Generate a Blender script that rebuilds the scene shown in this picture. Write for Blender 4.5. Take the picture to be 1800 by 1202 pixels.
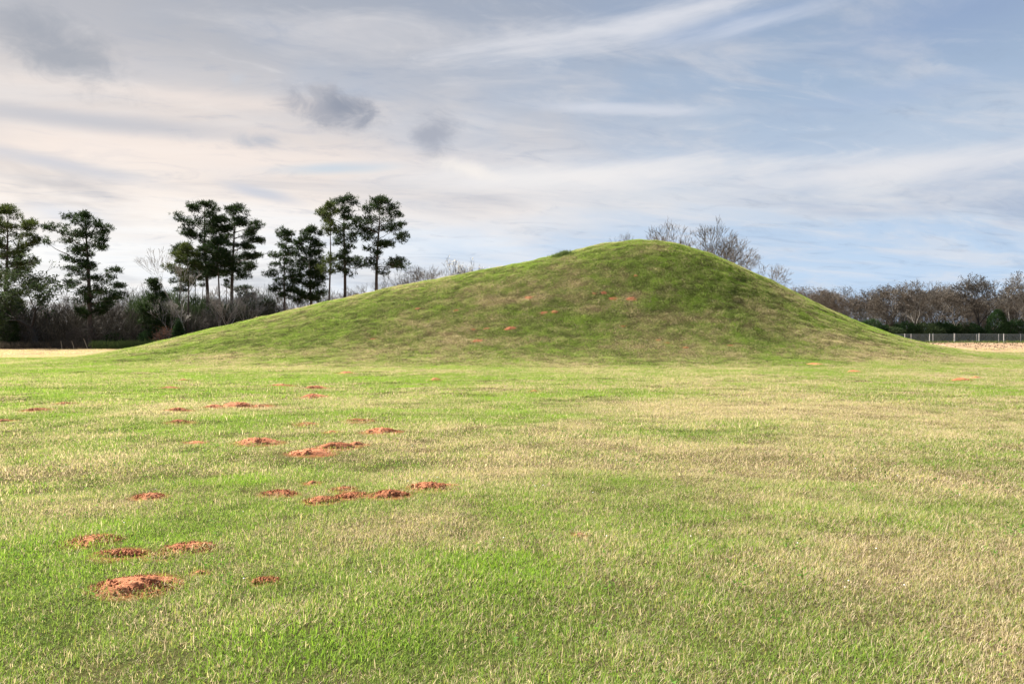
import bpy, math, random
import numpy as np

S = bpy.context.scene
for o in list(bpy.data.objects):
    bpy.data.objects.remove(o)
R = math.radians
EYE = 1.6            # eye height of the photographer
F = 1400.0           # focal length in photo pixels (28 mm on a 36 mm wide frame, 1800 px)
HOR = 592.0          # height of the horizon in the photo

# ------------------------------------------------------------------ camera
cam_d = bpy.data.cameras.new("camera")
cam = bpy.data.objects.new("camera", cam_d)
S.collection.objects.link(cam)
cam_d.sensor_width = 36.0
cam_d.lens = 28.0
cam_d.clip_start = 0.1
cam_d.clip_end = 9000.0
cam.location = (0, 0, EYE)
cam.rotation_euler = (R(90) - math.atan((601 - HOR) / F), 0, 0)
S.camera = cam

# ------------------------------------------------------------------ sun and sky
SUN_EL, SUN_AZ = 38.0, -50.0        # azimuth counted from the view direction (+Y), negative = left
SUN_POWER, SKY_STRENGTH, EXPOSURE = 5.0, 0.05, 2.08
az, el = R(SUN_AZ), R(SUN_EL)
sun_dir = (math.sin(az) * math.cos(el), math.cos(az) * math.cos(el), math.sin(el))
sl = bpy.data.lights.new("sun", 'SUN')
sl.energy = SUN_POWER
sl.angle = R(9)
sl.color = (1.0, 0.93, 0.82)
sun = bpy.data.objects.new("sun", sl)
S.collection.objects.link(sun)
sun.location = (sun_dir[0] * 60, sun_dir[1] * 60, sun_dir[2] * 60)
sun.rotation_euler = (R(90 - SUN_EL), 0, R(180 - SUN_AZ))

world = bpy.data.worlds.new("World")
S.world = world
world.use_nodes = True
W = world.node_tree
W.nodes.clear()


class NB:
    """small helper to write shader maths"""
    def __init__(self, tree):
        self.t = tree

    def n(self, kind, **kw):
        x = self.t.nodes.new(kind)
        for k, v in kw.items():
            setattr(x, k, v)
        return x

    def link(self, a, b):
        self.t.links.new(a, b)

    def put(self, sock, v):
        if isinstance(v, (int, float)):
            sock.default_value = v
        elif isinstance(v, (tuple, list)):
            sock.default_value = v
        else:
            self.link(v, sock)

    def m(self, op, a, b=0.0, c=None, clamp=False):
        x = self.n('ShaderNodeMath', operation=op)
        x.use_clamp = clamp
        self.put(x.inputs[0], a)
        self.put(x.inputs[1], b)
        if c is not None:
            self.put(x.inputs[2], c)
        return x.outputs[0]

    def sstep(self, v, lo, hi, a=0.0, b=1.0):
        x = self.n('ShaderNodeMapRange', interpolation_type='SMOOTHSTEP')
        self.put(x.inputs[0], v)
        x.inputs[1].default_value, x.inputs[2].default_value = lo, hi
        x.inputs[3].default_value, x.inputs[4].default_value = a, b
        return x.outputs[0]

    def xyz(self, a, b, c):
        x = self.n('ShaderNodeCombineXYZ')
        for s, v in zip(x.inputs, (a, b, c)):
            self.put(s, v)
        return x.outputs[0]

    def noise(self, vec, scale, detail=4, rough=0.55, dist=0.0):
        x = self.n('ShaderNodeTexNoise')
        if vec is not None:
            self.link(vec, x.inputs['Vector'])
        x.inputs['Scale'].default_value = scale
        x.inputs['Detail'].default_value = detail
        x.inputs['Roughness'].default_value = rough
        x.inputs['Distortion'].default_value = dist
        return x.outputs[0]

    def mix(self, f, a, b, mode='MIX'):
        x = self.n('ShaderNodeMix', data_type='RGBA', blend_type=mode)
        self.put(x.inputs[0], f)
        for s, v in ((x.inputs[6], a), (x.inputs[7], b)):
            if isinstance(v, (tuple, list)) and len(v) == 3:
                v = (*v, 1.0)
            self.put(s, v)
        return x.outputs[2]

    def ramp(self, v, stops):
        x = self.n('ShaderNodeValToRGB')
        e = x.color_ramp.elements
        while len(e) < len(stops):
            e.new(0.5)
        for q, (p, c) in zip(e, stops):
            q.position = p
            q.color = (*c, 1.0)
        self.put(x.inputs[0], v)
        return x.outputs[0]


def lin(r, g, b):
    def f(c):
        c /= 255.0
        return c / 12.92 if c <= 0.04045 else ((c + 0.055) / 1.055) ** 2.4
    return (f(r), f(g), f(b))


def build_sky():
    b = NB(W)
    tc = b.n('ShaderNodeTexCoord').outputs['Generated']
    sx = b.n('ShaderNodeSeparateXYZ')
    b.link(tc, sx.inputs[0])
    x, y, z = sx.outputs
    elv = b.m('ARCSINE', z)
    azm = b.m('ARCTAN2', x, y)
    zz = b.m('ADD', b.m('MAXIMUM', z, 0.0), 0.13)
    px, py = b.m('DIVIDE', x, zz), b.m('DIVIDE', y, zz)
    # streaky cloud sheet, seen in perspective, its streaks climbing a little to the right
    q = b.xyz(b.m('MULTIPLY', b.m('ADD', px, b.m('MULTIPLY', py, 0.22)), 0.55),
              b.m('MULTIPLY', b.m('SUBTRACT', py, b.m('MULTIPLY', px, 0.28)), 1.0), 3.7)
    n1 = b.noise(q, 0.9, 5, 0.55, 0.8)
    n2 = b.noise(q, 2.6, 6, 0.6, 0.6)
    n3 = b.noise(b.xyz(px, py, 9.1), 1.6, 5, 0.55, 0.3)
    # which side of the sky: towards the sun it is brighter and creamier
    hs = (math.sin(az), math.cos(az))
    hl = b.m('SQRT', b.m('ADD', b.m('MULTIPLY', x, x), b.m('ADD', b.m('MULTIPLY', y, y), 0.0004)))
    side = b.m('DIVIDE', b.m('ADD', b.m('MULTIPLY', x, hs[0]), b.m('MULTIPLY', y, hs[1])), hl)
    side = b.m('ADD', side, b.m('MULTIPLY', b.m('SUBTRACT', n3, 0.5), 0.5))
    near_sun = b.sstep(side, 0.36, 1.0)
    e2 = b.m('ADD', elv, b.m('MULTIPLY', b.m('SUBTRACT', n1, 0.5), 0.13))
    e2 = b.m('ADD', e2, b.m('MULTIPLY', b.m('SUBTRACT', n2, 0.5), 0.05))
    t = b.m('DIVIDE', e2, 0.5, clamp=True)       # 0 .. 0.5 rad
    warm = b.ramp(t, [(0.0, lin(248, 250, 253)), (0.20, lin(252, 251, 250)), (0.31, lin(251, 240, 231)),
                      (0.42, lin(238, 224, 214)), (0.52, lin(212, 206, 204)), (0.64, lin(184, 185, 191)),
                      (0.80, lin(172, 175, 183)), (1.0, lin(162, 168, 179))])
    cool = b.ramp(t, [(0.0, lin(180, 206, 238)), (0.13, lin(194, 217, 243)), (0.24, lin(188, 209, 234)),
                      (0.33, lin(220, 223, 229)), (0.42, lin(188, 203, 222)), (0.54, lin(165, 185, 210)),
                      (0.70, lin(156, 175, 201)), (0.86, lin(147, 165, 192)), (1.0, lin(143, 161, 188))])
    cloud = b.mix(near_sun, cool, warm)
    # light and dark streaks
    st = b.sstep(n2, 0.44, 0.70)
    cloud = b.mix(b.m('MULTIPLY', st, 0.40), cloud, lin(240, 234, 231))
    dk = b.sstep(n1, 0.50, 0.72)
    cloud = b.mix(b.m('MULTIPLY', dk, 0.62), cloud, b.mix(near_sun, lin(146, 169, 203), lin(168, 173, 184)))
    n4 = b.noise(q, 6.5, 6, 0.65, 0.9)
    cloud = b.mix(b.m('MULTIPLY', b.sstep(n4, 0.52, 0.78), 0.22), cloud, lin(244, 240, 238))
    cloud = b.mix(b.m('MULTIPLY', b.sstep(n4, 0.50, 0.24), 0.30), cloud, lin(142, 158, 184))

    # single clouds, each at its own place in the sky: azimuth, elevation, half sizes, tilt
    wob = b.noise(b.xyz(b.m('MULTIPLY', azm, 1.0), b.m('MULTIPLY', elv, 1.6), 0.3), 24.0, 6, 0.62, 0.5)
    wob = b.m('SUBTRACT', wob, 0.5)
    streak = b.noise(b.xyz(b.m('MULTIPLY', azm, 1.0), b.m('MULTIPLY', b.m('SUBTRACT', elv, b.m('MULTIPLY', azm, 0.12)), 7.0), 2.3), 5.0, 5, 0.6, 0.3)
    streak = b.m('SUBTRACT', streak, 0.5)

    def blob(ppx, ppy, sx_, sy_, tilt=0.0, lo=1.0, hi=0.35, w=wob, amp=1.1):
        a0 = math.atan((ppx - 900) / F)
        e0 = math.atan((HOR - ppy) / F * math.cos(a0))
        da = b.m('SUBTRACT', azm, a0)
        de = b.m('SUBTRACT', elv, e0)
        c, s_ = math.cos(R(tilt)), math.sin(R(tilt))
        u = b.m('DIVIDE', b.m('ADD', b.m('MULTIPLY', da, c), b.m('MULTIPLY', de, s_)), sx_ / F)
        v = b.m('DIVIDE', b.m('SUBTRACT', b.m('MULTIPLY', de, c), b.m('MULTIPLY', da, s_)), sy_ / F)
        r = b.m('SQRT', b.m('ADD', b.m('MULTIPLY', u, u), b.m('MULTIPLY', v, v)))
        r = b.m('ADD', r, b.m('MULTIPLY', w, amp))
        return b.sstep(r, hi, lo, 1.0, 0.0)

    def stain(col, f, *a, **k):
        nonlocal cloud
        cloud = b.mix(b.m('MULTIPLY', blob(*a, **k), f), cloud, col)
    # pale wisps
    stain(lin(238, 237, 240), 0.70, 1130, 40, 380, 42, 9, w=streak, amp=1.9, hi=0.0, lo=1.1)
    stain(lin(244, 240, 238), 0.85, 1010, 312, 420, 34, 1, w=streak, amp=1.4, hi=0.0, lo=1.15)
    stain(lin(236, 234, 236), 0.75, 1560, 300, 420, 32, 1, w=streak, amp=1.4, hi=0.0, lo=1.15)
    stain(lin(250, 243, 236), 0.80, 815, 297, 85, 20, -12, w=wob, amp=1.3, hi=0.1, lo=1.1)
    stain(lin(250, 236, 226), 0.60, 230, 265, 520, 34, 1, w=streak, amp=1.3, hi=0.0, lo=1.15)
    stain(lin(248, 233, 222), 0.55, 330, 172, 420, 24, 1, w=streak, amp=1.3, hi=0.0, lo=1.15)
    stain(lin(226, 228, 236), 0.55, 1120, 195, 230, 12, -4, w=streak, amp=1.3, hi=0.0, lo=1.15)
    # grey bands and blue openings
    stain(lin(154, 175, 207), 0.65, 1310, 40, 200, 30, 8, w=streak, amp=1.2, hi=0.0, lo=1.1)
    stain(lin(222, 226, 236), 0.5, 1310, 50, 200, 16, 9, w=streak, amp=1.8, hi=0.0, lo=1.1)
    stain(lin(144, 166, 202), 0.60, 1690, 20, 230, 75, 8, w=streak, amp=1.0, hi=0.0, lo=1.1)
    stain(lin(168, 187, 215), 0.50, 1580, 165, 230, 24, 4, w=streak, amp=1.0, hi=0.0, lo=1.1)
    stain(lin(183, 207, 226), 0.60, 580, 297, 140, 13, 4, w=streak, amp=1.0, hi=0.0, lo=1.1)
    stain(lin(188, 190, 198), 0.75, 180, 216, 330, 20, 0, w=streak, amp=0.9, hi=0.0, lo=1.1)
    stain(lin(196, 200, 211), 0.70, 110, 290, 190, 16, -7, w=streak, amp=1.0, hi=0.0, lo=1.1)
    stain(lin(196, 202, 216), 0.70, 460, 340, 90, 13, -12, w=streak, amp=0.9, hi=0.0, lo=1.1)
    stain(lin(214, 220, 232), 0.60, 120, 378, 90, 20, -8, w=wob, amp=1.0, hi=0.0, lo=1.1)
    # small dark puffs
    stain(lin(154, 160, 171), 0.85, 95, 82, 130, 62, -18, amp=1.5, hi=0.0, lo=1.1)
    stain(lin(176, 180, 190), 0.60, 275, 30, 65, 32, 8, amp=1.5, hi=0.0, lo=1.1)
    stain(lin(166, 168, 178), 0.95, 578, 192, 104, 42, -10, amp=1.9, hi=0.1, lo=1.05)
    stain(lin(186, 186, 192), 0.75, 566, 160, 34, 30, 20, amp=1.7, hi=0.1, lo=1.0)
    stain(lin(142, 149, 164), 0.9, 612, 192, 66, 32, -22, amp=1.4, hi=0.0, lo=1.0)
    stain(lin(168, 172, 184), 0.95, 765, 236, 52, 46, 8, amp=1.6, hi=0.2, lo=1.05)
    stain(lin(184, 188, 198), 0.85, 462, 249, 58, 22, 4, amp=1.8, hi=0.0, lo=1.0)
    stain(lin(198, 202, 210), 0.55, 420, 140, 26, 16, 20, amp=1.6, hi=0.0, lo=1.0)
    stain(lin(178, 194, 214), 0.55, 1265, 205, 60, 26, 0, amp=1.6, hi=0.0, lo=1.0)
    stain(lin(176, 192, 212), 0.55, 1445, 240, 70, 9, 0, w=streak, amp=1.0, hi=0.0, lo=1.0)

    sky = b.n('ShaderNodeTexSky', sky_type='NISHITA')
    sky.sun_disc = False
    sky.sun_elevation = el
    sky.sun_rotation = az
    sky.altitude = 100
    sky.dust_density = 2.0
    k = 2.0 ** -EXPOSURE / SKY_STRENGTH
    sc = b.n('ShaderNodeVectorMath', operation='SCALE')
    b.link(cloud, sc.inputs[0])
    sc.inputs['Scale'].default_value = k
    col = b.mix(0.97, sky.outputs[0], sc.outputs[0])
    bg = b.n('ShaderNodeBackground')
    b.link(col, bg.inputs[0])
    bg.inputs[1].default_value = SKY_STRENGTH
    out = b.n('ShaderNodeOutputWorld')
    b.link(bg.outputs[0], out.inputs[0])


build_sky()
S.view_settings.view_transform = 'Standard'
S.view_settings.look = 'None'
S.view_settings.exposure = EXPOSURE
S.view_settings.gamma = 1.0
S.view_settings.use_curve_mapping = False
S.render.engine = 'CYCLES'
S.cycles.max_bounces = 6
S.cycles.diffuse_bounces = 3
S.cycles.transmission_bounces = 4
S.cycles.transparent_max_bounces = 4
S.cycles.caustics_reflective = False
S.cycles.caustics_refractive = False

# ------------------------------------------------------------------ helpers
COL = S.collection


def tag(o, label=None, cat=None, group=None, kind=None):
    for k, v in (('label', label), ('category', cat), ('group', group), ('kind', kind)):
        if v:
            o[k] = v
    return o


def empty(name, loc, label, cat, group=None, rz=0.0):
    o = bpy.data.objects.new(name, None)
    o.empty_display_size = 0.3
    COL.objects.link(o)
    o.location = loc
    o.rotation_euler = (0, 0, rz)
    return tag(o, label, cat, group)


def link_obj(name, me, parent=None):
    o = bpy.data.objects.new(name, me)
    COL.objects.link(o)
    if parent is not None:
        o.parent = parent
    return o


def mesh_np(name, v, tri=None, quad=None, mat=None, smooth=False, attrs=None):
    """fast mesh from arrays of triangles and quads"""
    me = bpy.data.meshes.new(name)
    v = np.asarray(v, np.float32)
    tri = np.zeros((0, 3), np.int32) if tri is None else np.asarray(tri, np.int32).reshape(-1, 3)
    quad = np.zeros((0, 4), np.int32) if quad is None else np.asarray(quad, np.int32).reshape(-1, 4)
    me.vertices.add(len(v))
    me.vertices.foreach_set('co', v.ravel())
    nl = tri.size + quad.size
    me.loops.add(nl)
    me.loops.foreach_set('vertex_index', np.concatenate([tri.ravel(), quad.ravel()]))
    npoly = len(tri) + len(quad)
    me.polygons.add(npoly)
    me.polygons.foreach_set('loop_start', np.concatenate([np.arange(len(tri)) * 3, tri.size + np.arange(len(quad)) * 4]).astype(np.int32))
    me.polygons.foreach_set('use_smooth', np.full(npoly, smooth))
    me.update(calc_edges=True)
    for k, a in (attrs or {}).items():
        at = me.attributes.new(k, 'FLOAT', 'POINT')
        at.data.foreach_set('value', np.asarray(a, np.float32))
    if mat:
        me.materials.append(mat)
    return me


def _hash(ix, iy, seed):
    M = 0xFFFFFFFF
    h = ((ix & 0xFFFFF) * 374761393 + (iy & 0xFFFFF) * 668265263 + seed * 97531) & M
    for mul in (0x45D9F3B, 0x2C1B3C6D):
        h = ((h ^ (h >> 15)) * mul) & M
    h = h ^ (h >> 16)
    return (h & 0xFFFF) / 65535.0


def vnoise(x, y, seed=0):
    ix, iy = np.floor(x), np.floor(y)
    fx, fy = x - ix, y - iy
    fx, fy = fx * fx * (3 - 2 * fx), fy * fy * (3 - 2 * fy)
    ix, iy = ix.astype(np.int64), iy.astype(np.int64)
    a, b_ = _hash(ix, iy, seed), _hash(ix + 1, iy, seed)
    c, d = _hash(ix, iy + 1, seed), _hash(ix + 1, iy + 1, seed)
    return (a * (1 - fx) + b_ * fx) * (1 - fy) + (c * (1 - fx) + d * fx) * fy


def fbm(x, y, oct_=4, seed=0):
    s, a, t = 0.0, 0.5, 0.0
    for k in range(oct_):
        s = s + a * vnoise(x * 2 ** k + 17.3 * k, y * 2 ** k - 9.7 * k, seed + k)
        t += a
        a *= 0.55
    return s / t


def ss(v, lo, hi):
    t = np.clip((v - lo) / (hi - lo), 0, 1)
    return t * t * (3 - 2 * t)


# ------------------------------------------------------------------ terrain
YC = 64.0                       # the ridge of the mound runs across the view here
SIL = np.array([(-700, 640), (-300, 640), (0, 637), (100, 631), (180, 625), (200, 620), (250, 606), (300, 594.5), (350, 583),
                (400, 571), (480, 552.5), (560, 533), (650, 513), (700, 502.5), (800, 484), (850, 474.5), (900, 465),
                (950, 456), (1000, 443), (1050, 429.5), (1090, 421.5), (1130, 419), (1170, 421), (1200, 427), (1250, 445),
                (1300, 467), (1350, 489), (1400, 515), (1450, 540), (1500, 563), (1550, 583), (1600, 599), (1640, 608.5),
                (1700, 617), (1760, 623), (1850, 633), (2100, 641), (2500, 641)], float)
TX = np.linspace(-60, 64, 249)
RD = {'T': None}


def base_z(x, y):
    x, y = np.asarray(x, float), np.asarray(y, float)
    k = 0.004 + 0.0075 * ss(x, 5, 40)
    rise = k * np.clip(y - 72, 0, 60)
    return rise + (fbm(x * 0.12, y * 0.12, 3, 5) - 0.5) * 0.16 * ss(np.hypot(x, y), 2, 12) + (fbm(x * 0.9, y * 0.9, 3, 15) - 0.5) * 0.07


def hump(x, y):
    x, y = np.asarray(x, float), np.asarray(y, float)
    T = np.interp(x, TX, RD['T'], left=0, right=0)
    wf = 27.0
    wb = 20.0
    t = np.where(y < YC, (YC - y) / wf, (y - YC) / wb)
    c = np.where(np.abs(t) < 1, 0.5 * (1 + np.cos(np.pi * np.clip(t, 0, 1))), 0.0) ** 1.75
    bump = 1 + 0.03 * (fbm(x * 0.22, y * 0.22, 3, 31) - 0.5)
    return T * c * bump + (fbm(x * 0.85, y * 0.85, 4, 41) - 0.5) * 0.10 * ss(T * c, 0.1, 1.6) + (fbm(x * 1.7, y * 1.7, 2, 43) - 0.5) * 0.10 * ss(T * c, 0.1, 1.6)


def soften(T, sig):
    k = np.exp(-0.5 * (np.arange(-20, 21) / sig) ** 2)
    return np.convolve(np.pad(T, 20, 'edge'), k / k.sum(), 'valid')


def fit_ridge():
    """heights of the ridge line that give the mound the outline it has"""
    s = np.linspace(-0.90, 0.90, 361)
    ppx = 900 + F * s
    tgt = (HOR - np.interp(ppx, SIL[:, 0], SIL[:, 1])) / F
    T = np.clip(EYE + np.interp(TX / YC, s, tgt) * YC, 0.0, None)
    ys = np.linspace(38, 84, 231)
    for _ in range(26):
        RD['T'] = T
        best = np.full(len(s), -9.0)
        arg = np.full(len(s), YC)
        for yv in ys:
            xx = s * yv
            e = (base_z(xx, np.full_like(xx, yv)) + hump(xx, np.full_like(xx, yv)) - EYE) / yv
            arg = np.where(e > best, yv, arg)
            best = np.maximum(best, e)
        # correct the ridge where each outline point really lies
        xs = soften(s * arg, 4)
        o = np.argsort(xs)
        T = T + 0.5 * np.interp(TX, xs[o], ((tgt - best) * arg)[o])
        T = np.clip(soften(T, 2.2), 0, None)
        pk = int(np.argmax(T))
        T[pk:] = np.minimum.accumulate(T[pk:])
        T[:pk + 1] = np.minimum.accumulate(T[:pk + 1][::-1])[::-1]
        T = T * ss(TX, -60, -52) * ss(-TX, -64, -56)
    RD['T'] = soften(T, 2.0)
    RD['err'] = (best - tgt) * F


fit_ridge()


def ground_h(x, y):
    return base_z(x, y) + hump(x, y)


def on_ground(ppx, ppy):
    """the point of the terrain that the photo shows at a pixel"""
    ys = np.concatenate([np.arange(2.5, 20, 0.02), np.arange(20, 140, 0.05)])
    xx = (ppx - 900) / F * ys
    zr = EYE + (HOR - ppy) / F * ys
    d = zr - ground_h(xx, ys)
    i = np.argmax(d < 0) if (d < 0).any() else len(ys) - 1
    return float(xx[i]), float(ys[i]), float(ground_h(xx[i], ys[i]))


# ---- red soil heaps: photo x, photo y of the front edge, width, label
SOIL = [
    (220, 1047, 140, 'broad raked heap of orange red soil, largest and nearest of all the heaps'),
    (148, 962, 86, 'orange soil heap with grass sprigs, above left of the largest heap'),
    (320, 974, 84, 'orange soil heap half grown through with grass, above right of the largest heap'),
    (196, 984, 84, 'thin crescent of orange soil in the grass just above the largest heap'),
    (277, 985, 52, 'grassy strip of soil joining the crescent and the grown-through heap'),
    (463, 1030, 44, 'small flat red soil patch right of the largest heap'),
    (347, 1013, 26, 'very small soil crumb patch at the right tip of the largest heap'),
    (257, 879, 48, 'lone tan orange soil heap on dry grass at the left'),
    (486, 874, 56, 'dark red heap with a hollow in its top, left end of the middle row'),
    (560, 887, 56, 'smooth orange heap lowest in the middle row of heaps'),
    (600, 865, 36, 'small crumbly red heap behind another in the middle row'),
    (613, 877, 50, 'pinkish red heap in front of a crumbly one in the middle row'),
    (682, 877, 64, 'coarse brick red heap of lumps, second from the right in the middle row'),
    (757, 864, 84, 'long dark red heap of coarse clods, right end of the middle row'),
    (547, 853, 22, 'tiny red soil spot above the smooth orange heap'),
    (447, 784, 64, 'low pale orange heap left of the merged pair'),
    (543, 802, 62, 'pale front heap of the merged pair of heaps in the left lawn'),
    (590, 791, 52, 'darker rear heap of the merged pair of heaps'),
    (625, 784, 24, 'small heap at the right tail of the merged pair'),
    (668, 763, 50, 'red heap alone right of the merged pair, beside dry grass'),
    (548, 702, 44, 'brown red heap with straw on its front, below a smaller twin'),
    (550, 685, 32, 'small dark heap directly behind the heap with straw'),
    (490, 681, 34, 'flat dark red heap left of the small twin heaps'),
    (606, 659, 26, 'dark red heap at the foot of the mound, farthest of the left heaps'),
    (320, 671, 16, 'tiny dark heap on bright green grass near the mound foot at left'),
    (294, 684, 25, 'flat pale heap below the tiny dark one on bright green grass'),
    (373, 719, 32, 'left heap of three in a line on the left lawn'),
    (411, 718, 50, 'middle and largest heap of three in a line'),
    (455, 718, 26, 'thin right heap of three in a line'),
    (309, 725, 32, 'dark red heap left of the line of three heaps'),
    (312, 746, 30, 'straw edged heap below the dark red one'),
    (57, 724, 38, 'thin brick red heap near the left border'),
    (106, 714, 42, 'bright brick red heap, right of the thin one near the left border'),
    (3, 743, 20, 'dark red heap cut by the left border of the view'),
    (343, 781, 24, 'small faint heap on dry grass left of the low pale orange heap'),
    (540, 749, 30, 'faint dusty heap above the merged pair'),
    (625, 743, 32, 'thin straw covered heap above the lone red heap'),
    (583, 762, 16, 'tiny orange heap between faint dusty heap and lone red heap'),
    (765, 670, 22, 'single orange heap on the bright lawn below the mound centre'),
    (940, 690, 12, 'tiny brown heap on bright lawn, near the middle of the view'),
    (1505, 656, 22, 'domed orange heap on the right lawn below the mound end'),
    (1437, 643, 26, 'flat faint orange heap left of the domed one on the right lawn'),
    (1695, 671, 28, 'dark red heap with shaded side near the right border'),
    (1719, 667, 20, 'pale small heap beside the dark red one near the right border'),
    (1020, 945, 20, 'tiny red crumbs in dry grass at the centre foreground'),
    # on the slope of the mound
    (1062, 519, 15, 'steep rusty orange scar, highest on the mound face'),
    (1079, 530, 20, 'rusty patch just below the steep scar on the mound'),
    (1110, 531, 24, 'rusty patch right of the steep scar, under bare straw'),
    (1044, 520, 9, 'tiny rusty spot left of the steep scar'),
    (930, 527, 20, 'dull red soil patch on the upper left of the mound face'),
    (956, 554, 16, 'left half of an orange soil pair in the middle of the mound face'),
    (975, 553, 18, 'right half of an orange soil pair in the middle of the mound face'),
    (896, 582, 26, 'orange soil patch low on the mound face, right of a small red spot'),
    (855, 581, 14, 'small red spot low on the mound face between two patches'),
    (832, 582, 10, 'upright red spot low on the left of the mound face'),
    (802, 549, 12, 'orange spot at mid height on the left of the mound'),
    (733, 546, 13, 'leftmost orange spot on the mound face'),
    (838, 603, 26, 'faint soil streak at the foot of the mound face'),
    (1118, 488, 10, 'dark burrow spoil high on the mound below the crest'),
    (1095, 577, 10, 'tiny orange spot low in the middle of the mound face'),
    (1157, 601, 11, 'left one of three orange spots along the right foot of the mound'),
    (1174, 606, 12, 'middle one of three orange spots along the right foot of the mound'),
    (1206, 614, 14, 'right one of three orange spots along the right foot of the mound'),
    (1285, 610, 13, 'lone orange spot at the far right foot of the mound'),
    (655, 599, 12, 'orange spot low on the far left slope of the mound'),
]
SOIL_POS = []
for (sx, sy, sw, sl_) in SOIL:
    X, Y, Z = on_ground(sx, sy - 2)
    wm = sw / F * Y * (0.8 if sy < 625 else 1.1 if Y > 9 else 1.0)
    SOIL_POS.append((X, Y + wm * 0.28, wm, 0.74 if 'grass sprigs' in sl_ or 'grown' in sl_ or 'grassy' in sl_ else 1.0))


# ---- how dry (0 green .. 1 straw) and how lush the turf is, as a map of the place, plus a sunlit band painted as straw
def blob_px(x, y, ppx, ppy, wx, wy):
    X, Y, Z = on_ground(ppx, ppy)
    _, Y1, _ = on_ground(ppx, ppy - wy)
    _, Y2, _ = on_ground(ppx, ppy + wy)
    sy = max(0.25, abs(Y1 - Y2) / 2)
    return np.exp(-(((x - X) / (wx / F * Y)) ** 2 + ((y - Y) / sy) ** 2))


DRY_AND_SUNLIT_SPOTS = [(740, 930, 190, 30, .45), (1380, 1000, 190, 50, .4), (1200, 800, 260, 24, .35), (1600, 720, 260, 30, .3), (1700, 850, 150, 30, .3), (150, 890, 130, 22, .45),
             (1650, 960, 170, 40, .25), (90, 770, 120, 12, .3), (260, 710, 90, 8, .3), (330, 780, 110, 8, .3), (1240, 716, 230, 12, .5), (1330, 718, 130, 10, .3), (700, 775, 80, 12, .3),  # the overlapping pair before the last paints the lawn's sunlit band as straw
             (820, 600, 160, 8, .3), (1050, 545, 26, 9, .6), (1110, 520, 26, 5, .6), (930, 525, 60, 8, .4), (1010, 500, 40, 6, .4), (700, 590, 120, 12, .3),
             (860, 530, 40, 6, .45), (770, 570, 50, 8, .4), (1160, 440, 26, 7, .55), (1155, 472, 22, 5, .5), (1320, 540, 60, 10, .25), (1090, 610, 70, 6, .4), (1400, 620, 200, 8, .3),
             (560, 620, 160, 8, .3), (970, 470, 30, 4, .3), (720, 520, 60, 6, .3), (1480, 600, 80, 10, .25), (1230, 560, 60, 7, .3), (300, 605, 60, 8, .3)]
GREEN_SPOTS = [(420, 600, 150, 10, .6), (300, 690, 180, 10, .7), (640, 668, 260, 8, .7), (380, 610, 140, 8, .5), (1100, 690, 200, 8, .4), (430, 740, 120, 14, .6), (250, 930, 140, 20, .5),
               (100, 1080, 200, 70, .5), (260, 850, 160, 14, .5), (60, 810, 90, 14, .4), (950, 690, 180, 7, .4), (1150, 460, 90, 30, .4), (560, 770, 90, 10, .5), (1450, 1150, 220, 30, .4),
               (840, 980, 160, 14, .35), (1180, 760, 160, 10, .3), (700, 1150, 250, 40, .3), (1270, 480, 60, 40, .3), (1130, 580, 100, 12, .3), (600, 560, 70, 12, .5), (520, 1040, 130, 25, .4),
               (360, 590, 60, 10, .5), (1000, 560, 120, 20, .2), (1750, 890, 60, 12, .4), (1020, 840, 100, 15, .3), (640, 820, 120, 10, .3), (1480, 611, 30, 3, .6)]


def dryness(x, y):
    d = 0.44 + 1.05 * (fbm(x * 0.30, y * 0.30, 4, 77) - 0.5) + 0.8 * (fbm(x * 1.5, y * 1.5, 4, 90) - 0.5)
    d = d + 0.10 * ss(x / np.maximum(y, 3), -0.1, 0.55)
    for (a, b_, c, e, w) in DRY_AND_SUNLIT_SPOTS:
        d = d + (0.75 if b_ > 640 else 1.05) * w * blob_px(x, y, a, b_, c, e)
    for (a, b_, c, e, w) in GREEN_SPOTS:
        d = d - 0.62 * w * blob_px(x, y, a, b_, c, e)
    hm = np.clip(hump(x, y) / 3, 0, 1)
    d = d - 0.22 * hm + 0.55 * hm * (fbm(x * 0.75 + 4, y * 0.75, 3, 123) - 0.5)
    return np.clip(d, 0.10, 0.92)


def hayfield(x, y):
    """the mown hay ground beyond the lawn"""
    edge = np.where(x < 0, 62 + 4 * (fbm(x * 0.1, y * 0.02, 2, 3) - .5), 78 + 6 * (fbm(x * 0.1, y * 0.02, 2, 4) - .5))
    return ss(y, edge - 0.5, edge + 1.0)


def bare_soil(x, y):
    m = np.zeros_like(x)
    for (X, Y, w, f) in SOIL_POS:
        e = min(0.12, 0.010 * max(0.0, Y - 4.0)) if Y < 42 else -0.15 * w
        m = np.maximum(m, f - f * ss(np.hypot((x - X) / (w * .55 + e), (y - Y) / (w * 0.5 + 1.3 * e)), 0.75, 1.2))
    return m


# ------------------------------------------------------------------ materials
def new_mat(name):
    m = bpy.data.materials.new(name)
    m.use_nodes = True
    m.node_tree.nodes.clear()
    b = NB(m.node_tree)
    out = b.n('ShaderNodeOutputMaterial')
    return m, b, out


def attr(b, name, inst=False):
    a = b.n('ShaderNodeAttribute')
    a.attribute_name = name
    if inst:
        a.attribute_type = 'INSTANCER'
    return a.outputs['Fac']


def pos(b):
    return b.n('ShaderNodeNewGeometry').outputs['Position']


GREEN_A, GREEN_B = (0.118, 0.212, 0.030), (0.235, 0.335, 0.065)
STRAW_A, STRAW_B = (0.34, 0.275, 0.18), (0.68, 0.57, 0.41)


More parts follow.
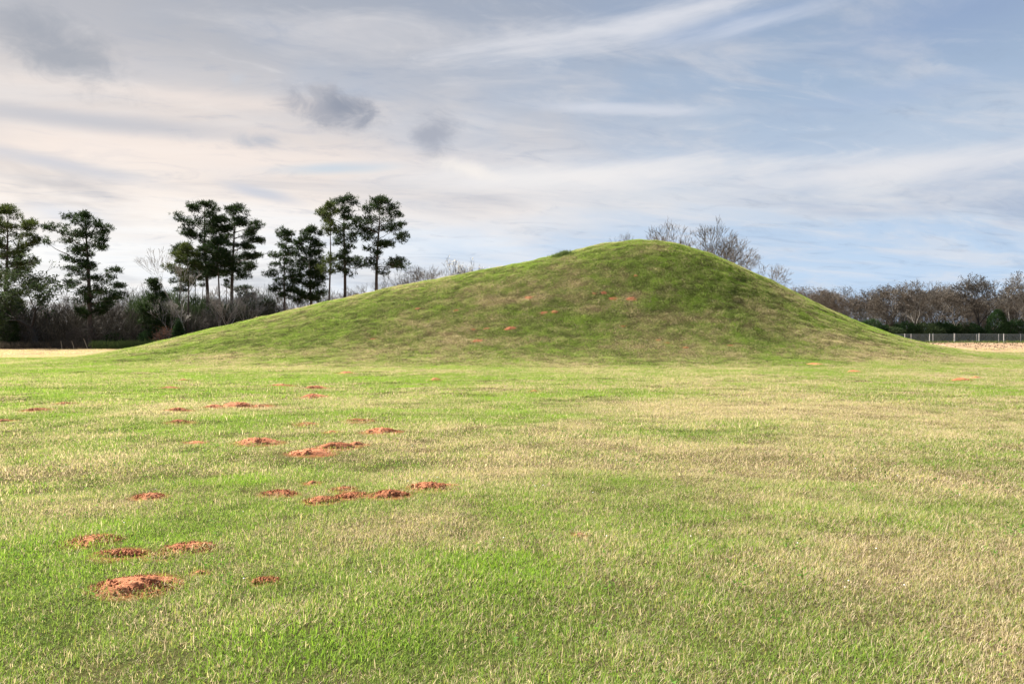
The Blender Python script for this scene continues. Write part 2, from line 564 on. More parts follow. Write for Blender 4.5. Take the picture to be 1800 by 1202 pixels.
def mat_ground():
    m, b, out = new_mat('turf_soil')
    P = pos(b)
    fine = b.noise(P, 9.0, 6, 0.7)
    blot = b.noise(P, 40.0, 3, 0.7)
    dry = attr(b, 'dry')
    f = b.m('ADD', dry, b.m('MULTIPLY', b.m('SUBTRACT', fine, 0.5), 1.2), clamp=True)
    c = b.mix(f, (0.036, 0.050, 0.012), (0.115, 0.088, 0.046))
    c = b.mix(b.sstep(blot, 0.40, 0.62), b.mix(0.6, c, (0.025, 0.021, 0.012)), c)
    hayc = b.mix(b.sstep(b.noise(P, 0.35, 6, 0.75), 0.38, 0.62), (0.15, 0.10, 0.065), (0.34, 0.24, 0.155))
    c = b.mix(attr(b, 'hay'), c, hayc)
    c = b.mix(attr(b, 'soil'), c, (0.22, 0.085, 0.042))
    bs = b.n('ShaderNodeBsdfPrincipled')
    b.link(c, bs.inputs['Base Color'])
    bs.inputs['Roughness'].default_value = 1.0
    bs.inputs['Specular IOR Level'].default_value = 0.0
    bp = b.n('ShaderNodeBump')
    bp.inputs['Strength'].default_value = 0.9
    bp.inputs['Distance'].default_value = 0.04
    b.link(fine, bp.inputs['Height'])
    b.link(bp.outputs[0], bs.inputs['Normal'])
    b.link(bs.outputs[0], out.inputs[0])
    return m


def leafy(b, out, col, trans=0.4, tcol=None, rough=0.5, spec=0.3):
    d = b.n('ShaderNodeBsdfPrincipled')
    b.put(d.inputs['Base Color'], col)
    d.inputs['Roughness'].default_value = rough
    d.inputs['Specular IOR Level'].default_value = spec
    t = b.n('ShaderNodeBsdfTranslucent')
    b.put(t.inputs[0], tcol if tcol is not None else col)
    mx = b.n('ShaderNodeMixShader')
    mx.inputs[0].default_value = trans
    b.link(d.outputs[0], mx.inputs[1])
    b.link(t.outputs[0], mx.inputs[2])
    b.link(mx.outputs[0], out.inputs[0])


def mat_grass():
    m, b, out = new_mat('grass_blades')
    rnd, r2, hg = attr(b, 'rnd'), attr(b, 'tone'), attr(b, 'along')
    dry = attr(b, 'dry', True)
    lush = attr(b, 'lush', True)
    isdry = b.m('LESS_THAN', rnd, dry)
    g = b.mix(r2, GREEN_A, GREEN_B)
    g = b.mix(b.m('MULTIPLY', lush, 0.8), g, (0.22, 0.40, 0.026))
    # the sheath at the foot of a living blade is straw coloured
    g = b.mix(b.sstep(hg, 0.30, 0.02), g, (0.30, 0.27, 0.11))
    s = b.mix(r2, STRAW_A, STRAW_B)
    s = b.mix(b.m('GREATER_THAN', rnd, b.m('MULTIPLY', dry, 0.80)), s, (0.36, 0.36, 0.10))
    c = b.mix(isdry, g, s)
    tc = b.mix(1.0, c, (1.08, 1.05, 0.86), 'MULTIPLY')
    leafy(b, out, c, 0.48, tc, rough=0.7, spec=0.07)
    return m


def mat_soil():
    m, b, out = new_mat('red_soil')
    P = pos(b)
    n = b.noise(P, 45.0, 6, 0.75)
    n2 = b.noise(P, 5.0, 3, 0.6)
    wet = attr(b, 'damp')
    c = b.mix(n2, (0.50, 0.195, 0.092), (0.60, 0.275, 0.15))
    c = b.mix(b.sstep(n, 0.3, 0.7), b.mix(0.4, c, (0.28, 0.098, 0.044)), c)
    c = b.mix(b.m('MULTIPLY', wet, 0.9), c, (0.175, 0.055, 0.023))
    bs = b.n('ShaderNodeBsdfPrincipled')
    b.link(c, bs.inputs['Base Color'])
    bs.inputs['Roughness'].default_value = 0.95
    bs.inputs['Specular IOR Level'].default_value = 0.1
    bp = b.n('ShaderNodeBump')
    bp.inputs['Strength'].default_value = 1.0
    bp.inputs['Distance'].default_value = 0.03
    b.link(n, bp.inputs['Height'])
    b.link(bp.outputs[0], bs.inputs['Normal'])
    b.link(bs.outputs[0], out.inputs[0])
    return m


def mat_bark(name, c1, c2, scale=6.0):
    m, b, out = new_mat(name)
    tc = b.n('ShaderNodeTexCoord').outputs['Object']
    mp = b.n('ShaderNodeMapping')
    mp.inputs['Scale'].default_value = (1, 1, 0.25)
    b.link(tc, mp.inputs[0])
    n = b.noise(mp.outputs[0], scale, 5, 0.7)
    c = b.mix(b.sstep(n, 0.3, 0.7), c1, c2)
    bs = b.n('ShaderNodeBsdfPrincipled')
    b.link(c, bs.inputs['Base Color'])
    bs.inputs['Roughness'].default_value = 0.9
    bp = b.n('ShaderNodeBump')
    bp.inputs['Strength'].default_value = 0.7
    bp.inputs['Distance'].default_value = 0.03
    b.link(n, bp.inputs['Height'])
    b.link(bp.outputs[0], bs.inputs['Normal'])
    b.link(bs.outputs[0], out.inputs[0])
    return m


def mat_leaf(name, c1, c2, trans=0.25):
    m, b, out = new_mat(name)
    c = b.mix(attr(b, 'tone'), c1, c2)
    leafy(b, out, c, trans, rough=0.75, spec=0.08)
    return m


def mat_plain(name, col, rough=0.5, metal=0.0):
    m, b, out = new_mat(name)
    n = b.noise(b.n('ShaderNodeTexCoord').outputs['Object'], 7.0, 4, 0.6)
    c = b.mix(b.m('MULTIPLY', n, 0.5), col, tuple(v * 0.6 for v in col))
    bs = b.n('ShaderNodeBsdfPrincipled')
    b.link(c, bs.inputs['Base Color'])
    bs.inputs['Roughness'].default_value = rough
    bs.inputs['Metallic'].default_value = metal
    b.link(bs.outputs[0], out.inputs[0])
    return m


M_GROUND = mat_ground()
M_GRASS = mat_grass()
M_SOIL = mat_soil()
M_PINE_BARK = mat_bark('pine_bark', (0.05, 0.037, 0.03), (0.14, 0.105, 0.085))
M_GREY_BARK = mat_bark('grey_bark', (0.060, 0.054, 0.048), (0.14, 0.125, 0.11))
M_PALE_BARK = mat_bark('pale_bark', (0.20, 0.185, 0.17), (0.36, 0.34, 0.31))
M_DARK_BARK = mat_bark('dark_bark', (0.014, 0.012, 0.010), (0.042, 0.037, 0.032))
M_RED_BARK = mat_bark('brown_bark', (0.058, 0.048, 0.038), (0.125, 0.104, 0.085))
M_PINE = mat_leaf('pine_needles', (0.009, 0.021, 0.008), (0.038, 0.064, 0.018))
M_PINE_OLIVE = mat_leaf('olive_needles', (0.034, 0.054, 0.013), (0.090, 0.114, 0.028))
M_CEDAR = mat_leaf('cedar_leaves', (0.012, 0.030, 0.012), (0.035, 0.070, 0.022))
M_OAK = mat_leaf('oak_leaves', (0.020, 0.036, 0.016), (0.060, 0.085, 0.034))
M_DEAD = mat_leaf('dead_leaves', (0.045, 0.038, 0.029), (0.10, 0.082, 0.062))
M_TWIG = mat_leaf('twig_tangle', (0.028, 0.026, 0.021), (0.088, 0.080, 0.066), 0.1)
M_BROWNRED = mat_leaf('russet_leaves', (0.16, 0.07, 0.045), (0.26, 0.12, 0.075))
M_PALELEAF = mat_leaf('pale_leaves', (0.45, 0.43, 0.38), (0.7, 0.68, 0.62))
M_WEED = mat_leaf('weed_leaves', (0.07, 0.11, 0.03), (0.15, 0.19, 0.06), 0.35)
M_CLOVER = mat_leaf('clover_leaves', (0.075, 0.17, 0.025), (0.15, 0.27, 0.045), 0.4)
M_POST = mat_plain('galvanised_steel', (0.62, 0.62, 0.60), 0.6)
M_WIRE = mat_plain('wire_steel', (0.18, 0.22, 0.22), 0.6, 0.0)
M_WHITE = mat_plain('white_petals', (0.85, 0.85, 0.82), 0.7)
M_STICK = mat_plain('bleached_wood', (0.42, 0.33, 0.22), 0.8)


# ------------------------------------------------------------------ ground and mound
def build_ground():
    r = np.concatenate([np.linspace(0.05, 3, 16)[:-1], 3 * np.exp(np.linspace(0, math.log(140 / 3.0), 330)), np.geomspace(150, 5000, 26)])
    a = np.concatenate([np.linspace(-46, 46, 300), np.linspace(46, 314, 70)[1:-1]])
    a = np.radians(a)
    rr, aa = np.meshgrid(r, a, indexing='ij')
    x, y = rr * np.sin(aa), rr * np.cos(aa)
    h = hump(x, y)
    z = base_z(x, y) - np.minimum(h * 0.5, 0.6)
    nr, na = rr.shape
    i = np.arange(nr - 1)[:, None] * na
    j = np.arange(na)[None, :]
    j2 = (j + 1) % na
    q = np.stack([i + j, i + na + j, i + na + j2, i + j2], -1).reshape(-1, 4)
    v = np.stack([x, y, z], -1).reshape(-1, 3)
    # close the middle
    v = np.vstack([v, [[0, 0, float(base_z(np.array(0.), np.array(0.)))]]])
    c = len(v) - 1
    tri = np.stack([np.full(na, c), np.arange(na), (np.arange(na) + 1) % na], -1)
    X, Y = v[:, 0].astype(float), v[:, 1].astype(float)
    me = mesh_np('ground', v, tri[:, ::-1], q[:, ::-1], M_GROUND, True,
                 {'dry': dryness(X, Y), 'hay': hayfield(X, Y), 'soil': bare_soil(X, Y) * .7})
    tag(link_obj('ground', me), 'wide mown lawn of patchy green and straw coloured grass', None, None, 'structure')


def build_mound():
    x = np.linspace(-59, 63, 611)
    y = np.linspace(YC - 27.1, YC + 20.1, 280)
    xx, yy = np.meshgrid(x, y, indexing='xy')
    h = hump(xx, yy)
    z = base_z(xx, yy) + h - 0.03 * (1 - ss(h, 0.0, 0.06))
    ny, nx = xx.shape
    i = np.arange(ny - 1)[:, None] * nx
    j = np.arange(nx - 1)[None, :]
    q = np.stack([i + j, i + j + 1, i + nx + j + 1, i + nx + j], -1).reshape(-1, 4)
    v = np.stack([xx, yy, z], -1).reshape(-1, 3)
    X, Y = v[:, 0], v[:, 1]
    me = mesh_np('mound', v, None, q, M_GROUND, True,
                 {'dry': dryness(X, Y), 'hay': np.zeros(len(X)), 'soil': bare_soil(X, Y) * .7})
    tag(link_obj('mound', me), 'large grass covered earth mound with a rounded peak and long left slope', None, None, 'structure')


build_ground()
build_mound()

# ------------------------------------------------------------------ grass
rng = np.random.default_rng(11)


def blade_clump(name, n, rad, lmin, lmax, w, seed, segs=2, lean=0.6):
    g = np.random.default_rng(seed)
    rr = rad * np.sqrt(g.random(n))
    th = g.random(n) * 2 * np.pi
    bx, by = rr * np.cos(th), rr * np.sin(th)
    L = lmin + (lmax - lmin) * g.random(n) ** 1.6
    az_ = g.random(n) * 2 * np.pi
    tilt = np.abs(g.normal(0, lean, n)) + 0.15 + (g.random(n) < 0.35) * 0.6
    curl = g.normal(0.5, 0.45, n)
    face = az_ + np.pi / 2 + g.normal(0, 0.5, n)
    wx, wy = np.cos(face), np.sin(face)
    verts, tris, rnd, tone, along = [], [], [], [], []
    R1, R2 = g.random(n), g.random(n)
    p = np.stack([bx, by, np.full(n, -0.008)], -1)
    rings = [p]
    for k in range(segs):
        t = tilt + curl * (k + 0.5) / segs
        t = np.clip(t, 0, 1.75)
        d = np.stack([np.sin(t) * np.cos(az_), np.sin(t) * np.sin(az_), np.cos(t)], -1)
        p = p + d * (L / segs)[:, None]
        rings.append(p)
    side = np.stack([wx, wy, np.zeros(n)], -1) * (w * (0.7 + 0.6 * g.random(n)) / 2)[:, None]
    per = 2 * segs + 1
    V = np.zeros((n, per, 3))
    A = np.zeros((n, per))
    for k in range(segs):
        f = 1.0 - 0.25 * k / max(1, segs)
        V[:, 2 * k] = rings[k] - side * f
        V[:, 2 * k + 1] = rings[k] + side * f
        A[:, 2 * k:2 * k + 2] = k / segs
    V[:, -1] = rings[-1]
    A[:, -1] = 1
    T = []
    for k in range(segs - 1):
        T += [(2 * k, 2 * k + 1, 2 * k + 3), (2 * k, 2 * k + 3, 2 * k + 2)]
    T.append((2 * segs - 2, 2 * segs - 1, 2 * segs))
    T = np.array(T)[None] + (np.arange(n) * per)[:, None, None]
    me = mesh_np(name, V.reshape(-1, 3), T.reshape(-1, 3), None, M_GRASS, False,
                 {'rnd': np.repeat(R1, per), 'tone': np.repeat(R2, per), 'along': A.ravel()})
    return bpy.data.objects.new(name, me)      # an instance source, never linked to the scene


def slope_turn(P, turn):
    """Euler angles that stand a clump on the slope after turning it about itself"""
    e = 0.25
    x, y = P[:, 0], P[:, 1]
    gx = (ground_h(x + e, y) - ground_h(x - e, y)) / (2 * e)
    gy = (ground_h(x, y + e) - ground_h(x, y - e)) / (2 * e)
    n = np.stack([-gx, -gy, np.ones_like(gx)], -1)
    n /= np.linalg.norm(n, axis=1, keepdims=True)
    t = np.stack([np.cos(turn), np.sin(turn), np.zeros_like(turn)], -1)
    t = t - n * (t * n).sum(1, keepdims=True)
    t /= np.linalg.norm(t, axis=1, keepdims=True)
    b = np.cross(n, t)
    # columns t, b, n  ->  XYZ Euler
    ry = np.arcsin(np.clip(-t[:, 2], -1, 1))
    rx = np.arctan2(b[:, 2], n[:, 2])
    rz = np.arctan2(t[:, 1], t[:, 0])
    return np.stack([rx, ry, rz], -1)


def scatter(name, P, dry, lush, scale, protos, label):
    n = len(P)
    me = bpy.data.meshes.new(name)
    me.vertices.add(n)
    me.vertices.foreach_set('co', P.astype(np.float32).ravel())
    for k, a in (('dry', dry), ('lush', lush), ('size', scale)):
        me.attributes.new(k, 'FLOAT', 'POINT').data.foreach_set('value', a.astype(np.float32))
    at = me.attributes.new('turn', 'FLOAT_VECTOR', 'POINT')
    at.data.foreach_set('vector', slope_turn(P, rng.random(n) * 6.283).astype(np.float32).ravel())
    at = me.attributes.new('pick', 'INT', 'POINT')
    at.data.foreach_set('value', rng.integers(0, len(protos), n).astype(np.int32))
    o = link_obj(name, me)
    tag(o, label, None, None, 'stuff')
    ng = bpy.data.node_groups.new(name + '_nodes', 'GeometryNodeTree')
    ng.interface.new_socket('Geometry', in_out='INPUT', socket_type='NodeSocketGeometry')
    ng.interface.new_socket('Geometry', in_out='OUTPUT', socket_type='NodeSocketGeometry')
    N, L = ng.nodes, ng.links
    gi, go = N.new('NodeGroupInput'), N.new('NodeGroupOutput')
    iop = N.new('GeometryNodeInstanceOnPoints')
    jn = N.new('GeometryNodeJoinGeometry')
    for p in reversed(protos):
        oi = N.new('GeometryNodeObjectInfo')
        oi.inputs['Object'].default_value = p
        oi.inputs['As Instance'].default_value = True
        L.new(oi.outputs['Geometry'], jn.inputs[0])

    def named(k, typ):
        x = N.new('GeometryNodeInputNamedAttribute')
        x.data_type = typ
        x.inputs[0].default_value = k
        return x.outputs[0]
    L.new(gi.outputs[0], iop.inputs['Points'])
    L.new(jn.outputs[0], iop.inputs['Instance'])
    iop.inputs['Pick Instance'].default_value = True
    L.new(named('pick', 'INT'), iop.inputs['Instance Index'])
    L.new(named('turn', 'FLOAT_VECTOR'), iop.inputs['Rotation'])
    L.new(named('size', 'FLOAT'), iop.inputs['Scale'])
    L.new(iop.outputs[0], go.inputs[0])
    mod = o.modifiers.new('scatter', 'NODES')
    mod.node_group = ng
    return o


def wedge(n_per_m2, r0, r1, half=43.0):
    a = R(half)
    n = int(n_per_m2 * a * (r1 * r1 - r0 * r0))
    r = np.sqrt(r0 * r0 + (r1 * r1 - r0 * r0) * rng.random(n))
    t = (rng.random(n) * 2 - 1) * a
    return r * np.sin(t), r * np.cos(t)


def build_grass():
    near = [blade_clump('grass_clump', 95, 0.14, 0.018, 0.062, 0.0023, 100 + k, 3, 0.62) for k in range(10)]
    mid = [blade_clump('grass_clump', 150, 0.25, 0.022, 0.065, 0.0038, 200 + k, 2, 0.6) for k in range(8)]
    far = [blade_clump('grass_clump', 80, 0.27, 0.040, 0.095, 0.0090, 300 + k, 1, 0.5) for k in range(6)]
    dist = [blade_clump('grass_clump', 150, 1.1, 0.05, 0.13, 0.022, 400 + k, 1, 0.5) for k in range(4)]
    bands = [(near, 230, 2.4, 9.5), (mid, 52, 9.2, 21), (far, 27, 20.5, 84), (dist, 1.6, 83, 110), (mid, 3.2, 14, 84)]
    for (protos, dens, r0, r1), nm in zip(bands, ('near', 'mid', 'far', 'dist', 'tuft')):
        x, y = wedge(dens, r0, r1)
        h = hump(x, y)
        if nm == 'tuft':
            pick = fbm(x * 0.8, y * 0.8, 3, 205) + 0.25 * rng.random(len(x)) > 0.66
            x, y, h = x[pick], y[pick], h[pick]
        keep = bare_soil(x, y) < rng.random(len(x)) * 0.75 + 0.10
        hay = hayfield(x, y)
        keep &= rng.random(len(x)) > 0.45 * hay
        # nothing on the far side of the ridge that no one could see
        keep &= ~((h > 0.3) & (y > YC + 4))
        x, y, h, hay = x[keep], y[keep], h[keep], hay[keep]
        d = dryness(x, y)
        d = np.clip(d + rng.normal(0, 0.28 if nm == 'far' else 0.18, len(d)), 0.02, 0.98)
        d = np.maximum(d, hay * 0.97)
        lush = np.clip((0.42 - d) * 1.6, 0, 1) * ss(fbm(x * .9, y * .9, 3, 55), .4, .65)
        size = 0.75 + 0.5 * rng.random(len(x))
        size *= 0.6 + 0.85 * fbm(x * 1.1, y * 1.1, 4, 61)
        size *= 1 + 0.25 * lush
        if nm == 'tuft':
            size = 1.5 + 1.3 * rng.random(len(x)) ** 2
            d = np.clip(d - 0.12, 0.02, 1)
        z = ground_h(x, y) + 0.03 * (bare_soil(x, y) > 0.25)
        P = np.stack([x, y, z], -1)
        on_m = h > 0.25
        for sel, name, lab in ((~on_m, 'lawn_grass', 'patchy green and straw coloured grass blades of the lawn'),
                               (on_m, 'mound_grass', 'darker short grass covering the sides of the mound')):
            if sel.sum() > 10:
                scatter(name, P[sel], d[sel], lush[sel], size[sel], protos, lab)


build_grass()


# ------------------------------------------------------------------ soil heaps
def build_soil():
    for k, ((sx, sy, sw, lab), (X, Y, w, _f)) in enumerate(zip(SOIL, SOIL_POS)):
        g = np.random.default_rng(900 + k)
        big = sw > 75
        nr, na = (26, 72) if big else ((16, 44) if sw > 40 else (8, 26))
        t = np.linspace(0, 1, nr)[:, None]
        a = np.linspace(0, 2 * np.pi, na, endpoint=False)[None, :]
        ph = g.random(4) * 6.28
        rim = 1 + 0.16 * np.sin(2 * a + ph[0]) + 0.13 * np.sin(3 * a + ph[1]) + 0.09 * np.sin(5 * a + ph[2]) + 0.07 * np.sin(9 * a + ph[3]) + 0.07 * np.sin(14 * a + ph[0] * 3)
        aspect = (0.92 if 'grass sprigs' in lab or 'grown' in lab else 0.74) if 'crescent' not in lab and 'strip' not in lab and 'thin' not in lab else 0.38
        flat = 0.45 if any(q in lab for q in ('flat', 'thin', 'faint', 'crumb', 'crescent', 'strip')) else 1.0
        lx = 0.5 * w * t * rim * np.cos(a)
        ly = 0.5 * w * aspect * t * rim * np.sin(a)
        H = w * 0.066 * flat * (0.3 if sy < 625 else 1.7 if sy < 800 else 1.25 if sy < 900 else 1.0)
        dome = (1 - t ** 2.2) * (0.75 + 0.5 * fbm(lx / w * 3.2 + 5 * k, ly / w * 3.2, 3, 7 + k))
        lump = (fbm(lx / w * 16 + 3 * k, ly / w * 16, 3, 17 + k) - 0.5) * 0.085 * w * (1 - t ** 6)
        if 'raked' in lab:      # ridges left by a rake along its right half
            lump = lump * 0.6 + 0.010 * np.sin((ly * 95 + lx * 14)) * ss(lx, -0.06, 0.06) * (1 - t ** 4)
        if 'hollow' in lab:
            dome = dome - 0.75 * np.exp(-(((lx + .02) / (0.16 * w)) ** 2 + (ly / (0.13 * w)) ** 2))
        zz = H * dome + lump
        gx, gy = X + lx, Y + ly
        z = ground_h(gx, gy) + zz - 0.012 * t ** 4 + 0.02 * (1 - t)
        z0 = float(ground_h(np.array(X), np.array(Y)))
        v = np.stack([np.broadcast_to(lx, z.shape), np.broadcast_to(ly, z.shape), z - z0], -1).reshape(-1, 3)
        i = np.arange(nr - 1)[:, None] * na
        j = np.arange(na)[None, :]
        j2 = (j + 1) % na
        q = np.stack([i + j, i + na + j, i + na + j2, i + j2], -1).reshape(-1, 4)
        dampv = 1.1 if sy < 625 else 0.6 if 'dark' in lab or 'coarse' in lab or 'brick' in lab else (0.1 if 'pale' in lab or 'tan' in lab else 0.35)
        damp = np.clip(dampv + 1.2 * (fbm(lx / w * 4 + k, ly / w * 4, 3, 40 + k) - .5), 0, 1)
        me = mesh_np('soil_mound', v, None, q, M_SOIL, True, {'damp': np.broadcast_to(damp, z.shape).ravel()})
        o = link_obj('soil_mound', me)
        o.location = (X, Y, z0)
        tag(o, lab, 'soil mound', 'red soil mounds dug up in the grass')
        if sw >= 30 and sy > 600:       # loose crumbs on and round the heap
            nc = 420 if big else 150
            th = g.random(nc) * 6.28
            rr = np.sqrt(g.random(nc)) * 1.12
            cx, cy = 0.5 * w * rr * np.cos(th), 0.5 * w * aspect * rr * np.sin(th)
            cz = ground_h(X + cx, Y + cy) - z0 + np.clip(H * (1 - np.minimum(rr, 1) ** 2.2) * 0.95, 0, None) + 0.012
            s = (0.003 + 0.009 * g.random(nc) ** 3) * (1 + Y / 26)
            oc = np.array([(1, 0, 0), (-1, 0, 0), (0, 1, 0), (0, -1, 0), (0, 0, 1), (0, 0, -1)], float)
            ft = np.array([(0, 2, 4), (2, 1, 4), (1, 3, 4), (3, 0, 4), (2, 0, 5), (1, 2, 5), (3, 1, 5), (0, 3, 5)])
            jit = 0.7 + 0.6 * g.random((nc, 6, 1))
            V = oc[None] * jit * s[:, None, None] + np.stack([cx, cy, cz], -1)[:, None]
            Tt = (ft[None] + (np.arange(nc) * 6)[:, None, None]).reshape(-1, 3)
            cm = mesh_np('soil_crumbs', V.reshape(-1, 3), Tt, None, M_SOIL, False,
                         {'damp': np.repeat(np.clip(dampv + g.normal(0, .3, nc), 0, 1), 6)})
            tag(link_obj('soil_crumbs', cm, o), None, None, None, 'stuff')


build_soil()


# ------------------------------------------------------------------ trees
class Wood:
    """collects tapered branch segments and leaf faces"""
    def __init__(self, seed):
        self.g = np.random.default_rng(seed)
        self.r = random.Random(seed)
        self.seg = []          # (p0, p1, r0, r1, sides)
        self.tips = []         # (point, direction)

    def tube(self, pts, rads, sides):
        for a in range(len(pts) - 1):
            self.seg.append((pts[a], pts[a + 1], rads[a], rads[a + 1], sides))

    def mesh(self, name, mat, lo=0.0, hi=1e9, cond=None):
        V, Q = [], []
        n = 0
        by = {}
        for s in self.seg:
            if lo <= s[2] < hi:
                by.setdefault(s[4], []).append(s)
        for sides, L in by.items():
            p0 = np.array([s[0] for s in L]); p1 = np.array([s[1] for s in L])
            r0 = np.array([s[2] for s in L]); r1 = np.array([s[3] for s in L])
            d = p1 - p0
            ln = np.linalg.norm(d, axis=1, keepdims=True)
            d = d / np.maximum(ln, 1e-6)
            ref = np.where(np.abs(d[:, 2:3]) > 0.9, np.array([[1., 0, 0]]), np.array([[0, 0, 1.]]))
            u = np.cross(d, ref); u /= np.linalg.norm(u, axis=1, keepdims=True)
            w = np.cross(d, u)
            p1 = p1 + d * (r1[:, None] * 0.4)
            a = np.arange(sides) * 2 * np.pi / sides
            ring = np.cos(a)[None, :, None] * u[:, None] + np.sin(a)[None, :, None] * w[:, None]
            A = p0[:, None] + ring * r0[:, None, None]
            B = p1[:, None] + ring * r1[:, None, None]
            m = len(L)
            V.append(np.concatenate([A, B], 1).reshape(-1, 3))
            k = np.arange(sides); k2 = (k + 1) % sides
            q = np.stack([k, k2, k2 + sides, k + sides], -1)
            Q.append((q[None] + (np.arange(m) * 2 * sides)[:, None, None]).reshape(-1, 4) + n)
            n += m * 2 * sides
        if not V:
            V, Q = [np.zeros((3, 3))], []
        return mesh_np(name, np.vstack(V), None, np.vstack(Q) if Q else None, mat, True)


def leaves(C, D, size, width, per, spread, mat, name, g, up=0.35, jitter=0.15, tonebias=None):
    """bundles of narrow pointed leaves round the points C, pointing roughly along D"""
    C = np.asarray(C, float); D = np.asarray(D, float)
    n = len(C)
    dirs = g.normal(0, 1, (n, per, 3))
    dirs /= np.linalg.norm(dirs, axis=2, keepdims=True)
    dirs = dirs * spread + D[:, None] * 0.6 + np.array([0, 0, up])
    dirs /= np.linalg.norm(dirs, axis=2, keepdims=True)
    c = C[:, None] + g.normal(0, jitter, (n, per, 3))
    L = size * (0.6 + 0.8 * g.random((n, per, 1)))
    rv = g.normal(0, 1, (n, per, 3))
    sd = np.cross(dirs, rv); sd /= np.maximum(np.linalg.norm(sd, axis=2, keepdims=True), 1e-6)
    wv = width * (0.6 + 0.8 * g.random((n, per, 1)))
    V = np.stack([c - sd * wv * .5, c + sd * wv * .5, c + dirs * L], 2)
    T = np.arange(n * per * 3).reshape(-1, 3)
    tone = np.clip(g.random((n, 1, 1)) * 0.7 + g.random((n, per, 1)) * 0.4, 0, 1) * np.ones((n, per, 3))
    return mesh_np(name, V.reshape(-1, 3), T, None, mat, False, {'tone': tone.ravel()})


